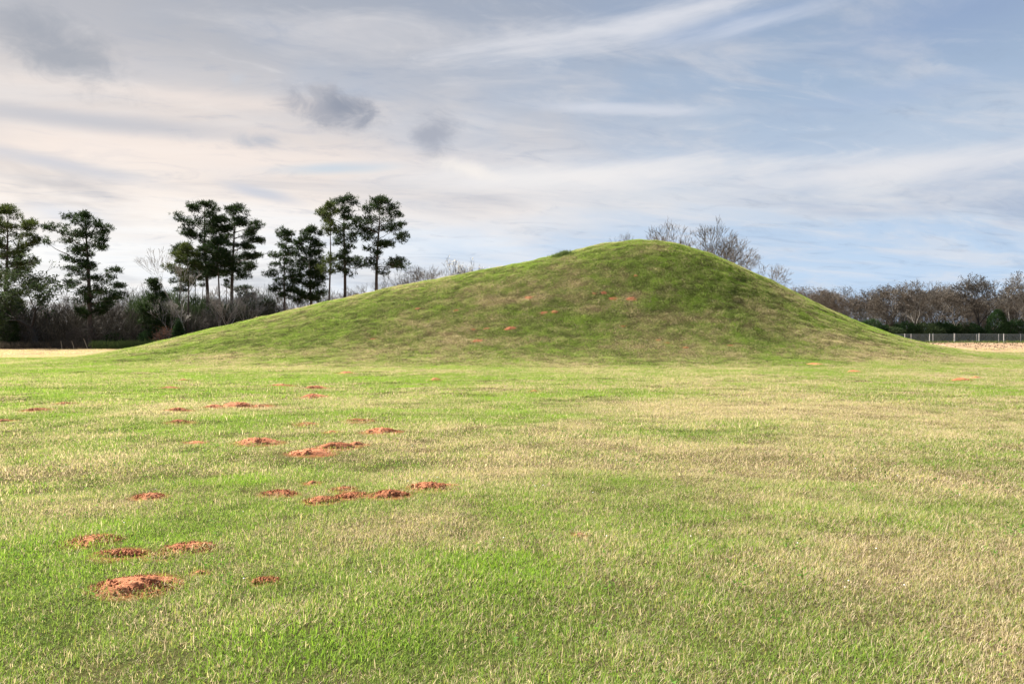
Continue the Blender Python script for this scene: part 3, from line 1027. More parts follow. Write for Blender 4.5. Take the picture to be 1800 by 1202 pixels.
def pine(ppx, dist, base_y, rows, label, top_dx=0.0, needle=None, dens=1.0, trunk_r=0.30, seed=1, bow=0.0, ends=None):
    """rows: (photo y, reach to the left, reach to the right) of the crown, top row first, in photo pixels at that distance"""
    k = dist / F
    X0 = (ppx - 900) * k
    gz = float(ground_h(np.array(X0), np.array(dist)))
    root = empty('pine_tree', (X0, dist, gz), label, 'pine tree', 'tall pines along the wood edge')
    toz = lambda yy: EYE + (HOR - yy) * k - gz
    rows = sorted(rows, key=lambda q: -q[0])           # from below upwards
    dens = dens * 1.05
    zs = np.array([toz(q[0]) for q in rows])
    Ls = np.array([max(2.0, -q[1]) for q in rows]) * k
    Rs = np.array([max(2.0, q[2]) for q in rows]) * k
    H = zs[-1]
    wd = Wood(seed)
    g, rn = wd.g, wd.r

    def trunk_at(z):
        t = z / H
        return np.array([top_dx * k * t + bow * k * math.sin(math.pi * t) + 0.10 * math.sin(t * 7 + seed), 0.12 * math.sin(t * 5 + seed * 2), z])
    zsamp = np.linspace(-0.4, H - 0.2, 18)
    pts = [trunk_at(z) for z in zsamp]
    rad = [trunk_r * max(0.06, (1 - z / H) ** 0.75) * (1.35 if z < 0.5 else 1) for z in zsamp]
    wd.tube(pts, rad, 9)
    C, D = [], []
    lo_z = zs[0]

    def clump(c, rad):
        """a rounded cushion of needle tufts at a branch end"""
        m = int(25 * dens * (rad / 0.8) ** 1.6) + 5
        v = g.normal(0, 1, (m, 3))
        v /= np.linalg.norm(v, axis=1, keepdims=True)
        v *= (g.random((m, 1)) ** 0.5) * np.array([rad, rad, rad * 0.46]) * 1.32
        v[:, 2] += 0.12 * rad
        for q in v:
            C.append(c + q)
            D.append(q / max(0.2, np.linalg.norm(q)) * 0.8 + np.array([0, 0, .3]))
        for q in v[:6]:
            wd.seg.append((c - np.array([0, 0, .1]), c + q, 0.02, 0.008, 3))
    z = lo_z
    phi = rn.random() * 6.28
    while z < H - 0.2:
        phi += 2.4 + rn.uniform(-0.6, 0.6)
        tl = np.interp(z, zs, Ls)
        tr = np.interp(z, zs, Rs)
        c, s = math.cos(phi), math.sin(phi)
        reach = (tr if c > 0 else tl) * abs(c) ** 0.6 + 0.5 * (tl + tr) * (1 - abs(c) ** 0.6) * 0.85
        f = (z - lo_z) / max(0.1, H - lo_z)
        cr = min(rn.uniform(0.55, 1.0), 0.30 + 0.28 * reach)
        L = max(0.05, (reach - 0.6 * cr) * rn.uniform(0.62, 1.12))
        if reach > 0.3:
            z0 = max(z - (0.15 + L * (0.10 + 0.55 * f)), lo_z * 0.8)     # upper limbs climb more steeply
            p0 = trunk_at(z0)
            e = trunk_at(z) + np.array([c * L, s * L, rn.uniform(-0.3, 0.2)])
            mid = (p0 + e) / 2 + np.array([rn.uniform(-.25, .25), rn.uniform(-.25, .25), rn.uniform(-0.16, 0.02) * L])
            ts = np.linspace(0, 1, 7)
            bez = lambda t: (1 - t) ** 2 * p0 + 2 * t * (1 - t) * mid + t * t * e
            kink = [bez(t) + (np.array([rn.gauss(0, .05), rn.gauss(0, .05), rn.gauss(0, .05)]) * L * 0.5 if 0 < t < 1 else 0) for t in ts]
            r0 = min(0.10, 0.016 + 0.015 * L) * (trunk_r / 0.3) ** .5
            wd.tube(kink, [r0 * (1 - 0.78 * t) for t in ts], 4)
            clump(e, cr)
            for _ in range(int(rn.uniform(0.6, 1.2) + L * 0.9 * dens)):
                i = rn.choice((2, 3, 3, 4, 4, 5, 5))
                q = kink[i]
                ang = math.atan2(s, c) + rn.choice((-1, 1)) * rn.uniform(0.35, 1.2)
                l2 = rn.uniform(0.35, 0.75) + 0.20 * L
                q2 = q + np.array([math.cos(ang) * l2, math.sin(ang) * l2, rn.uniform(0.0, 0.4) * l2])
                # stay inside the outline the crown really has
                w_ = np.interp(q2[2], zs, Rs if q2[0] > trunk_at(q2[2])[0] else Ls)
                if abs(q2[0] - trunk_at(q2[2])[0]) > w_ + 0.1:
                    continue
                wd.tube([q, (q + q2) / 2 + np.array([0, 0, -.06]), q2], [r0 * .45 + .006, r0 * .3 + .006, .010], 3)
                clump(q2, cr * rn.uniform(0.7, 1.0))
        z += rn.uniform(0.20, 0.46) / (0.55 + 0.45 * dens)
    for _ in range(5):
        clump(trunk_at(H - rn.uniform(0.1, 0.5)) + np.array([rn.uniform(-.6, .6) * min(1, Ls[-1]), rn.uniform(-.5, .5), rn.uniform(-.5, .0)]), 0.5)
    link_obj('trunk', wd.mesh('trunk', M_PINE_BARK), root)
    link_obj('crown', leaves(C, D, 0.34, 0.078, 8, 0.8, needle or M_PINE, 'crown', g, up=0.25, jitter=0.10), root)
    return root


def bare_mesh(seed, H, spread=0.6, levels=6, trunk_r=0.22, trunk_frac=0.25, lean=(0, 0), up=0.25, ratio=0.74, twig=0.013, kids=(2, 3), stems=1):
    """leafless tree: forking limbs down to fine twigs; returns the Wood with every branch"""
    wd = Wood(seed)
    rn = wd.r

    def grow(p, d, L, r, lv):
        # each limb wanders in a few steps
        n = 3 if lv < 3 else 2
        q = p
        rads = np.linspace(r, max(twig, r * 0.66), n + 1)
        for k in range(n):
            d = d + np.array([rn.gauss(0, 0.11), rn.gauss(0, 0.11), rn.gauss(0, 0.06) + up * 0.10])
            d = d / np.linalg.norm(d)
            q2 = q + d * (L / n)
            wd.seg.append((q, q2, rads[k], rads[k + 1], 7 if lv == 0 else (5 if lv < 3 else 3)))
            if lv >= 2 and rn.random() < 0.55:      # small side twig
                s = d + np.array([rn.gauss(0, .7), rn.gauss(0, .7), rn.gauss(0.1, .5)])
                s = s / np.linalg.norm(s)
                q3 = q2 + s * L * rn.uniform(.25, .55)
                wd.seg.append((q2, q3, max(twig, rads[k + 1] * .4), twig * .7, 3))
                wd.tips.append((q3, s))
            q = q2
        if lv >= levels:
            wd.tips.append((q, d))
            return
        m = rn.choice(kids) if lv > 0 else rn.choice((3, 4))
        base = rn.random() * 6.28
        for k in range(m):
            a = base + k * 6.28 / m + rn.uniform(-.4, .4)
            ref = np.array([0, 0, 1.0]) if abs(d[2]) < 0.95 else np.array([1.0, 0, 0])
            u = np.cross(d, ref); u /= np.linalg.norm(u)
            w = np.cross(d, u)
            th = spread * rn.uniform(0.55, 1.25) * (0.55 if (k == 0 and lv > 0) else 1.0)
            dd = d * math.cos(th) + (u * math.cos(a) + w * math.sin(a)) * math.sin(th)
            dd = dd + np.array([0, 0, up * 0.35])
            dd = dd / np.linalg.norm(dd)
            grow(q, dd, L * ratio * rn.uniform(0.8, 1.15), max(twig, rads[-1] * (0.78 if k == 0 else 0.62)), lv + 1)
    # the sum of the limb lengths sets the height
    tot = trunk_frac + (1 - trunk_frac)
    L1 = H * trunk_frac
    d0 = np.array([lean[0], lean[1], 1.0]); d0 /= np.linalg.norm(d0)
    for s in range(stems):
        dd = d0 + (np.array([rn.gauss(0, .22), rn.gauss(0, .22), 0]) if stems > 1 else 0)
        dd = dd / np.linalg.norm(dd)
        grow(np.array([rn.gauss(0, .12), rn.gauss(0, .12), -0.3]) if stems > 1 else np.array([0, 0, -0.3]), dd, L1, trunk_r / math.sqrt(stems), 0)
    top = max(max(s[0][2], s[1][2]) for s in wd.seg)
    k = H / top
    wd.seg = [(a * k, b_ * k, r0, r1, s) for (a, b_, r0, r1, s) in wd.seg]
    wd.tips = [(a * k, d) for (a, d) in wd.tips]
    return wd


def bare_pair(wd, bark, leaf=None, leaf_frac=0.0, size=0.16, per=3, jitter=0.15):
    """meshes: trunk with thick limbs, crown of thin branches, and leaves if any hang on"""
    t = wd.mesh('trunk', bark, 0.055)
    c = wd.mesh('crown', bark, 0.0, 0.055)
    lf = None
    if leaf and leaf_frac > 0:
        tips = [q for q in wd.tips if wd.r.random() < leaf_frac]
        lf = leaves([q[0] for q in tips], [q[1] for q in tips], size, size * 0.7, per, 0.9, leaf, 'leaves', wd.g, up=0.0, jitter=jitter)
    return t, c, lf


def plant_bare(meshes, ppx, dist, label, scale=1.0, rz=0.0, group=None, name='bare_tree', cat='tree', sx=1.0):
    X = (ppx - 900) / F * dist
    z = float(ground_h(np.array(X), np.array(dist)))
    root = empty(name, (X, dist, z), label, cat, group, rz)
    root.scale = (scale * sx, scale * sx, scale)
    for nm, me in zip(('trunk', 'crown', 'leaves'), meshes):
        if me is not None:
            link_obj(nm, me, root)
    return root


def bush_mesh(seed, w, h, mat, n=900, size=0.22, cone=False, per=5):
    """dense evergreen: leaf sprays over an uneven lumpy body, with stems inside"""
    wd = Wood(seed)
    g = wd.g
    u = g.random(n)
    th = g.random(n) * 2 * np.pi
    zz = g.random(n) ** 0.9
    prof = (1 - zz) ** 0.8 + 0.04 if cone else np.sqrt(np.clip(1 - (1.9 * zz - 0.9) ** 2, 0.02, 1))
    lob = 0.72 + 0.5 * fbm(np.cos(th) * 1.6 + 9 + seed, zz * 4.2 + np.sin(th) * 1.6, 3, seed)
    r = w * prof * lob * (0.45 + 0.55 * u ** 0.4)
    C = np.stack([r * np.cos(th), r * np.sin(th), zz * h * (0.85 + 0.3 * fbm(np.cos(th) * 2 + 3, np.sin(th) * 2 + seed, 2, seed + 4))], -1)
    D = np.stack([np.cos(th), np.sin(th), np.full(n, 0.4)], -1)
    for k in range(14):
        i = int(g.integers(n))
        e = C[i]
        wd.tube([np.array([0, 0, -0.2]), e * np.array([.35, .35, .5]), e * 0.9], [0.06, 0.035, 0.015], 4)
    return wd.mesh('stem', M_DARK_BARK), leaves(C, D, size, size * 0.42, per, 0.8, mat, 'crown', g, up=0.15, jitter=0.14)


def plant_bush(meshes, ppx, dist, label, scale=1.0, rz=0.0, group=None, name='evergreen_shrub', cat='shrub', sx=1.0):
    X = (ppx - 900) / F * dist
    z = float(ground_h(np.array(X), np.array(dist)))
    root = empty(name, (X, dist, z), label, cat, group, rz)
    root.scale = (scale * sx, scale * sx, scale)
    link_obj('stem', meshes[0], root)
    link_obj('crown', meshes[1], root)
    return root


def build_pines():
    pine(12, 112, 607, [(364, -6, 10), (375, -38, 38), (392, -48, 56), (410, -45, 62), (430, -42, 46), (448, -48, 58), (470, -45, 62), (490, -48, 66), (510, -42, 52), (530, -30, 40), (545, -20, 26)],
         'hazy olive pine with broad rounded crown at the left border', needle=M_PINE_OLIVE, dens=1.0, seed=21, trunk_r=0.34)
    pine(161, 106, 608, [(373, -14, 4), (382, -34, 10), (393, -56, 48), (405, -62, 48), (418, -80, 36), (430, -74, 26), (438, -52, 30), (444, -8, 4), (450, -64, 8), (458, -60, 4), (464, -6, 10), (472, -50, 64), (482, -42, 80),
                         (493, -60, 66), (508, -22, 76), (520, -20, 72), (528, -6, 40), (538, -8, 44), (550, -26, 30), (558, -6, 20)],
         'free standing pine with layered lopsided limbs left of the grey thicket', top_dx=-10, seed=23, trunk_r=0.36, dens=0.95)
    pine(366, 114, 604, [(353, -14, 12), (364, -36, 24), (378, -48, 27), (394, -48, 26), (410, -36, 26), (424, -50, 22), (440, -54, 30), (456, -50, 34), (472, -42, 36), (486, -20, 22)],
         'tallest pine of the left clump with rounded top', top_dx=-6, seed=25, trunk_r=0.33, dens=0.95)
    pine(408, 117, 604, [(359, -10, 12), (370, -20, 24), (384, -24, 44), (400, -24, 50), (416, -26, 48), (432, -30, 50), (446, -30, 44), (460, -32, 56), (470, -22, 58), (482, -18, 34)],
         'dark pine right of the tallest one in the left clump', top_dx=3, seed=27, trunk_r=0.33, dens=1.05)
    pine(331, 110, 604, [(428, -6, 6), (440, -22, 18), (454, -34, 22), (470, -34, 22), (486, -26, 20), (500, -12, 12)],
         'young olive green pine on the left side of the left clump', needle=M_PINE_OLIVE, seed=29, trunk_r=0.18, dens=0.8)
    pine(385, 109, 604, [(420, -8, 6), (434, -28, 22), (450, -34, 26), (466, -28, 26), (480, -14, 16)],
         'short dense pine under the gap between two tall ones of the left clump', seed=31, trunk_r=0.2, dens=0.9)
    pine(314, 118, 604, [(444, -6, 6), (456, -16, 14), (472, -22, 14), (490, -20, 16), (512, -14, 12)],
         'slender pine leaning out at the left edge of the left clump', top_dx=6, seed=33, trunk_r=0.15, dens=0.7)
    pine(432, 120, 600, [(500, -10, 8), (510, -22, 18), (525, -24, 20), (540, -18, 16)],
         'low pine sapling right of the left clump', seed=35, trunk_r=0.14, dens=0.6)
    for q, (xx, h) in enumerate(((345, 455), (356, 470), (397, 472))):
        pine(xx, 121 + q, 604, [(h, -5, 5), (h + 10, -14, 12), (h + 24, -12, 14), (h + 34, -6, 6)],
             ['thin bare stemmed pine pole left of the tallest pine', 'thin pine pole just beside the trunk of the tallest pine', 'thin pine pole between the two tall pines of the left clump'][q],
             seed=51 + q, trunk_r=0.13, dens=0.5)
    pine(503, 108, 590, [(402, -10, 12), (410, -20, 16), (424, -20, 12), (434, -10, 10), (446, -20, 18), (462, -24, 20), (478, -28, 22), (486, -30, 12), (498, -24, 22), (512, -26, 16), (524, -14, 10)],
         'leftmost pine of the right clump with a crooked thin trunk', top_dx=4, bow=-6, seed=37, trunk_r=0.2, dens=0.8)
    pine(551, 112, 590, [(395, -6, 6), (408, -14, 14), (422, -24, 26), (440, -34, 24), (458, -36, 30), (478, -36, 30), (498, -40, 28), (518, -44, 26), (532, -30, 16)],
         'dense dark pine with a pointed top in the right clump', top_dx=-8, seed=39, trunk_r=0.25, dens=1.1)
    pine(578, 106, 590, [(357, -8, 6), (366, -20, 10), (382, -25, 8), (398, -16, 8), (414, -8, 6), (424, -2, 2), (448, -2, 2), (456, -14, 12), (468, -20, 12), (478, -10, 8)],
         'very thin straight pine pole with sparse olive needles in the right clump', top_dx=3, needle=M_PINE_OLIVE, seed=41, trunk_r=0.17, dens=0.75)
    pine(605, 110, 590, [(345, -12, 14), (356, -26, 25), (370, -36, 26), (386, -34, 26), (402, -26, 24), (418, -24, 20), (432, -20, 18), (442, -6, 8), (458, -14, 40), (468, -12, 46), (476, -8, 30), (484, -3, 3)],
         'tall pine with forked limbs left of the rightmost pine', top_dx=1, seed=43, trunk_r=0.3, dens=0.85)
    pine(659, 107, 590, [(346, -8, 16), (356, -30, 34), (370, -40, 38), (384, -46, 50), (398, -40, 56), (412, -36, 60), (424, -42, 61), (434, -44, 30), (442, -6, 4), (452, -4, 40), (460, -20, 64), (468, -4, 64), (476, -3, 40), (482, -2, 2)],
         'rightmost pine with umbrella crown and one low limb over the mound slope', top_dx=9, seed=45, trunk_r=0.31, dens=0.85)


def build_left_wood():
    # spreading dark oak
    wd = bare_mesh(61, 12.0, 0.75, 6, 0.42, 0.24, up=0.05, ratio=0.76, twig=0.018)
    o = plant_bare(bare_pair(wd, M_DARK_BARK, M_OAK, 0.8, 0.26, 7, 0.26), 66, 103, 'dark spreading oak with crooked limbs beside the left border pine', name='oak_tree', rz=0.4)
    # pale leaning tree
    wd = bare_mesh(67, 13.0, 0.42, 6, 0.17, 0.34, lean=(-0.30, 0), up=0.3, ratio=0.72, twig=0.014)
    plant_bare(bare_pair(wd, M_PALE_BARK), 326, 104, 'pale leafless tree leaning to the left in front of the left pine clump')
    P = {}
    P['tall'] = bare_pair(bare_mesh(71, 9.0, 0.50, 6, 0.14, 0.28, up=0.35, twig=0.013), M_PALE_BARK)
    P['fork'] = bare_pair(bare_mesh(73, 8.0, 0.62, 6, 0.15, 0.22, up=0.2, twig=0.013), M_GREY_BARK)
    P['wide'] = bare_pair(bare_mesh(75, 7.0, 0.72, 6, 0.17, 0.20, up=0.1, twig=0.013), M_GREY_BARK)
    P['brush'] = bare_pair(bare_mesh(77, 3.6, 0.75, 4, 0.07, 0.22, up=0.1, twig=0.012, stems=6), M_GREY_BARK, M_DEAD, 0.25, 0.12, 2)
    P['brush2'] = bare_pair(bare_mesh(79, 3.2, 0.85, 4, 0.07, 0.2, up=0.0, twig=0.012, stems=7), M_RED_BARK, M_DEAD, 0.3, 0.12, 2)
    rn = random.Random(5)
    # single pale stems seen in front of the clump
    for (xx, dd, sc, lab) in ((396, 104, .95, 'pale slim bare tree below the gap of the left pine clump'),
                              (424, 105, .85, 'pale slim bare tree at the right foot of the left pine clump'),
                              (378, 106, .8, 'pale slim bare tree beside the trunk of the tallest pine'),
                              (292, 103, .75, 'short pale bare tree in front of the young evergreen'),
                              (446, 112, .7, 'small bare tree in the gap between the two pine clumps')):
        plant_bare(P['tall'], xx, dd, lab, sc, rn.random() * 6)
    for (xx, dd, sc, lab) in ((205, 112, .95, 'grey bare tree right of the free standing pine'),
                              (236, 114, 1.05, 'taller grey bare tree at the right end of the grey thicket'),
                              (112, 112, .9, 'grey bare tree between the oak and the free standing pine')):
        plant_bare(P['fork'], xx, dd, lab, sc, rn.random() * 6)
    # the thicket: many alike
    for k in range(30):
        xx = -60 + k * 17.5 + rn.uniform(-7, 7)
        dd = rn.uniform(104, 118)
        kind = rn.choice(('brush', 'brush2', 'brush', 'wide'))
        where = ('round the foot of the dark oak' if xx < 125 else 'between the free standing pine and the cone shaped cedar' if xx < 310
                 else 'under the tall trunks of the left pine clump' if xx < 435 else 'low down by the mound slope below the right pine clump')
        plant_bare(P[kind], xx, dd, 'grey bare brush ' + where, rn.uniform(.75, 1.15) * (0.72 if kind == 'wide' else 1), rn.random() * 6,
                   'bare brush ' + where, 'bare_shrub', 'shrub')
    for k in range(34):
        xx = -120 + k * 17.5 + rn.uniform(-8, 8)
        dd = rn.uniform(122, 150)
        where = ('left of the free standing pine' if xx < 150 else 'in the gap right of the free standing pine' if xx < 300 else 'behind the left pine clump' if xx < 450 else 'behind the right pine clump')
        plant_bare(P[rn.choice(('fork', 'wide', 'fork', 'tall'))], xx, dd, 'dim grey leafless tree in the wood ' + where, rn.uniform(.75, 1.05), rn.random() * 6,
                   'leafless trees ' + where)
    E = [bush_mesh(81, 1.5, 3.0, M_CEDAR, 800), bush_mesh(83, 1.9, 2.6, M_CEDAR, 800), bush_mesh(85, 1.6, 4.2, M_CEDAR, 1100, cone=True), bush_mesh(87, 2.2, 7.6, M_PINE, 1700, 0.26)]
    plant_bush(E[2], 314, 101, 'dark cone shaped cedar in front of the left pine clump', 0.82, 0.3, name='cedar', cat='tree')
    pine(273, 107, 606, [(490, -6, 6), (502, -15, 13), (516, -21, 20), (534, -26, 24), (552, -30, 25), (570, -27, 28), (588, -20, 20), (598, -10, 10)], 'bushy young pine with foliage down to the ground left of the left clump', seed=57, trunk_r=0.16, dens=0.95)
    for (xx, dd, m, sc, sx, lab) in ((262, 106, 1, .8, .9, 'dark shrub under the bushy evergreen tree'),
                                     (488, 105, 1, 1.15, 1.0, 'dark evergreen shrub at the left foot of the right pine clump'),
                                     (522, 106, 0, 1.15, 1.1, 'rounded evergreen shrub below the dense dark pine'),
                                     (548, 105, 1, 1.25, 1.1, 'broad evergreen shrub against the mound slope below the dense dark pine'),
                                     (466, 108, 1, .95, 1.1, 'low dark shrub in the dip between the two pine clumps'),
                                     (600, 104, 0, 1.75, .7, 'evergreen shrub at the foot of the tall forked pine'),
                                     (634, 107, 1, 2.3, .75, 'flat topped evergreen shrub between the two tallest right pines'),
                                     (200, 108, 1, .7, 1.0, 'low dark shrub inside the grey thicket'),
                                     (386, 107, 1, .8, 1.0, 'low dark shrub at the slope below the left pine clump'),
                                     (10, 104, 3, .62, 1.2, 'dark evergreen bush under the left border pine')):
        plant_bush(E[m], xx, dd, lab, sc, rn.random() * 6, sx=sx)
    rb = bare_pair(bare_mesh(91, 3.2, 0.7, 4, 0.06, 0.22, up=0.1, twig=0.012, stems=6), M_RED_BARK, M_BROWNRED, 0.35, 0.13, 2)
    plant_bare(rb, 293, 101.5, 'russet leaved shrub left of the cone shaped cedar', 0.9, 1.0, None, 'russet_shrub', 'shrub')
    # bare trees seen over the slope
    w1 = bare_pair(bare_mesh(93, 13.2, 0.66, 7, 0.26, 0.26, up=0.08, twig=0.015, ratio=0.76), M_GREY_BARK)
    plant_bare(w1, 765, 118, 'round crowned bare tree rising over the mound slope right of the pines', 0.95, 0.5)
    w2 = bare_pair(bare_mesh(95, 13.5, 0.40, 6, 0.16, 0.3, up=0.4, twig=0.013, stems=3), M_GREY_BARK, M_PALELEAF, 0.22, 0.2, 2)
    plant_bare(w2, 822, 116, 'upright bare tree dotted with pale leaves behind the mound slope', 0.98, 0.2)
    plant_bare(w2, 850, 121, 'short bare tree at the right of the pale dotted one', 0.84, 2.2)
    plant_bare(w1, 798, 124, 'small dark bare tree between the round crowned and the pale dotted tree', 0.9, 2.5)
    plant_bare(w1, 706, 110, 'low bare tree under the long limb of the rightmost pine', 0.83, 4.0)
    plant_bare(w1, 655, 120, 'bare tree behind the trunk of the rightmost pine', 0.72, 3.3)
    plant_bare(w1, 590, 122, 'bare tree seen between the thin pine poles', 0.66, 5.1)
    # weeds at the foot of the wood
    g = np.random.default_rng(7)
    n = 1500
    X = (170 + 120 * g.random(n) - 900) / F * 100
    Y = 98 + 3.0 * g.random(n)
    Z = ground_h(X, Y) + 0.75 * g.random(n) * (0.4 + fbm(X * .8, Y * .8, 2, 3))
    me = leaves(np.stack([X, Y, Z], -1), np.tile([0, 0, 1.0], (n, 1)), 0.3, 0.06, 5, 0.5, M_WEED, 'weeds', g, up=0.8, jitter=.12)
    tag(link_obj('weeds', me), 'strip of low green weeds along the foot of the left wood', None, None, 'stuff')
    n = 2600
    X = (-260 + 470 * g.random(n) - 900) / F * 101
    Y = 99 + 3.5 * g.random(n)
    Z = ground_h(X, Y) + 0.5 * g.random(n)
    me = leaves(np.stack([X, Y, Z], -1), np.tile([0, 0, 1.0], (n, 1)), 0.4, 0.05, 4, 0.5, M_DEAD, 'dry_weeds', g, up=0.8, jitter=.12)
    tag(link_obj('dry_weeds', me), 'brown dry weeds along the foot of the left wood', None, None, 'stuff')
    for k, (x0, x1, h, lab) in enumerate(((107, 109, 1.0, 'short upright stick at the field edge below the oak'), (126, 131, 1.0, 'slanting stick at the field edge, middle of three'),
                                           (147, 155, 1.3, 'long leaning pale stick at the field edge beside the free standing pine'))):
        wd = Wood(700 + k)
        X0, X1 = (x1 - 900) / F * 97, (x0 - 900) / F * 97
        z = float(ground_h(np.array(X0), np.array(97.0)))
        wd.tube([np.array([0, 0, -.2]), np.array([(X1 - X0) * .55, .03, h * .5]), np.array([X1 - X0, 0, h])], [0.05, 0.04, 0.03], 5)
        o = link_obj('stick', wd.mesh('stick', M_STICK))
        o.location = (X0, 97, z)
        tag(o, lab, 'stick', 'sticks at the field edge')


def wood_mass(name, x0, x1, y0, y1, top, n, mat, seed, label):
    """a wood so dense and far that it reads as one tangle of twigs"""
    g = np.random.default_rng(seed)
    Y = y0 + (y1 - y0) * g.random(n)
    X = ((x0 + (x1 - x0) * g.random(n)) - 900) / F * Y
    hmax = top * (0.55 + 0.8 * fbm(X * 0.12, Y * 0.1, 3, seed))
    Z = ground_h(X, Y) + hmax * g.random(n) ** 1.25
    me = leaves(np.stack([X, Y, Z], -1), np.tile([0, 0, 1.0], (n, 1)), 1.1, 0.07, 5, 0.7, mat, name, g, up=0.5, jitter=.3)
    tag(link_obj(name, me), label, None, None, 'stuff')


def build_crest_trees():
    def crest(seed, H, **k):
        k['levels'] = 7
        k['trunk_r'] = 0.34
        k['twig'] = 0.017
        k['kids'] = (2, 3)
        return bare_pair(bare_mesh(seed, H, **k), M_RED_BARK)
    a = crest(101, 17.0, spread=0.50, levels=7, trunk_r=0.26, trunk_frac=0.30, up=0.22, twig=0.017, ratio=0.76)
    b_ = crest(103, 17.0, spread=0.55, levels=7, trunk_r=0.26, trunk_frac=0.30, up=0.15, twig=0.017, ratio=0.76)
    d = 92
    plant_bare(a, 1224, d, 'largest bare tree rising behind the right shoulder of the mound', 0.905, 0.3)
    plant_bare(b_, 1256, d + 2, 'bare tree with arching boughs right of the largest one behind the mound', 0.80, 1.7)
    plant_bare(a, 1156, d + 6, 'small bare tree top showing over the mound peak', 0.93, 2.9, sx=.8)
    plant_bare(b_, 1118, d + 9, 'tiny bare twigs left of the tree top over the mound peak', 0.88, 4.0, sx=.6)
    plant_bare(b_, 1303, d + 4, 'low spreading bare tree lowest on the right slope of the mound', 0.73, 3.5, sx=1.0)


def build_right_line():
    V = [bare_pair(bare_mesh(111 + 2 * k, 11.0, (0.58, 0.66, 0.52, 0.62, 0.7)[k], 7, 0.30, (0.2, 0.16, 0.22, .18, .2)[k], up=(.2, .1, .3, .15, .05)[k], twig=0.020, ratio=0.77),
                   (M_RED_BARK, M_RED_BARK, M_GREY_BARK, M_DARK_BARK, M_RED_BARK)[k], M_DEAD, (.25, .32, .08, .16, .35)[k], 0.2, 3, .22) for k in range(5)]
    rn = random.Random(9)
    front = [(1385, 1, .88, 'brown bare tree half hidden by the right mound slope'),
             (1420, 4, .92, 'rounded brown tree above the right mound slope with greenish top'),
             (1458, 0, .86, 'slim bare tree left of the notch in the right tree row'),
             (1512, 1, .86, 'low bare tree right of the notch in the right tree row'),
             (1563, 4, 1.0, 'wide bare tree with pale forked trunk at the left end of the fence'),
             (1612, 2, 1.07, 'pale topped bare tree above the third fence post'),
             (1640, 4, .92, 'dense brown bare tree behind the fence left of the middle'),
             (1676, 1, 1.0, 'dense brown bare tree right in the middle of the fence'),
             (1722, 3, 1.16, 'dark trunked bare tree, tallest of the right row'),
             (1772, 2, 1.12, 'grey airy bare tree close to the right border'),
             (1812, 0, 1.05, 'brown bare tree cut by the right border')]
    for (xx, m, sc, lab) in front:
        plant_bare(V[m], xx, 146 + rn.uniform(-3, 4), lab, sc, rn.random() * 6, 'bare trees in the row behind the fence')
    for k in range(34):
        xx = 1340 + k * 16.5 + rn.uniform(-7, 7)
        if 1478 < xx < 1500:
            continue
        where = 'left of the notch, over the mound slope' if xx < 1490 else 'behind the left half of the fence' if xx < 1680 else 'behind the right half of the fence'
        plant_bare(V[rn.choice((0, 1, 3, 4, 4))], xx, rn.uniform(154, 185), 'dim brown bare tree in the back row ' + where, rn.uniform(.75, 1.08), rn.random() * 6,
                   'back row trees ' + where)
    E = [bush_mesh(141, 2.6, 3.4, M_CEDAR, 1000, 0.26), bush_mesh(143, 3.0, 2.8, M_OAK, 1000, 0.26), bush_mesh(145, 2.2, 6.5, M_CEDAR, 1400, 0.28)]
    for (xx, m, sc, lab) in ((1528, 0, 1.1, 'dark shrub between the mound slope and the wide bare tree'),
                             (1596, 0, 1.0, 'dark green shrub behind the fence under the pale topped tree'),
                             (1626, 1, 1.15, 'broad olive green shrub behind the fence near its third post'),
                             (1658, 0, 1.0, 'round dark shrub behind the middle of the fence'),
                             (1690, 1, 1.0, 'olive shrub left of the dark trunked tree behind the fence'),
                             (1706, 0, .95, 'small dark shrub at the foot of the dark trunked tree'),
                             (1752, 2, .82, 'dark evergreen right of the dark trunked tree'),
                             (1785, 0, 1.1, 'dark shrub behind the right end of the fence'),
                             (1565, 1, .9, 'low dark shrub at the foot of the wide bare tree')):
        plant_bush(E[m], xx, 141 + rn.uniform(0, 5), lab, sc, rn.random() * 6, 'shrubs behind the fence')
    for k in range(9):
        plant_bush(E[rn.choice((0, 1))], 1480 + k * 42 + rn.uniform(-8, 8), rn.uniform(150, 160), 'dark undergrowth shrub in the shade of the right tree row', rn.uniform(.55, 1.0), rn.random() * 6, 'undergrowth of the right tree row')


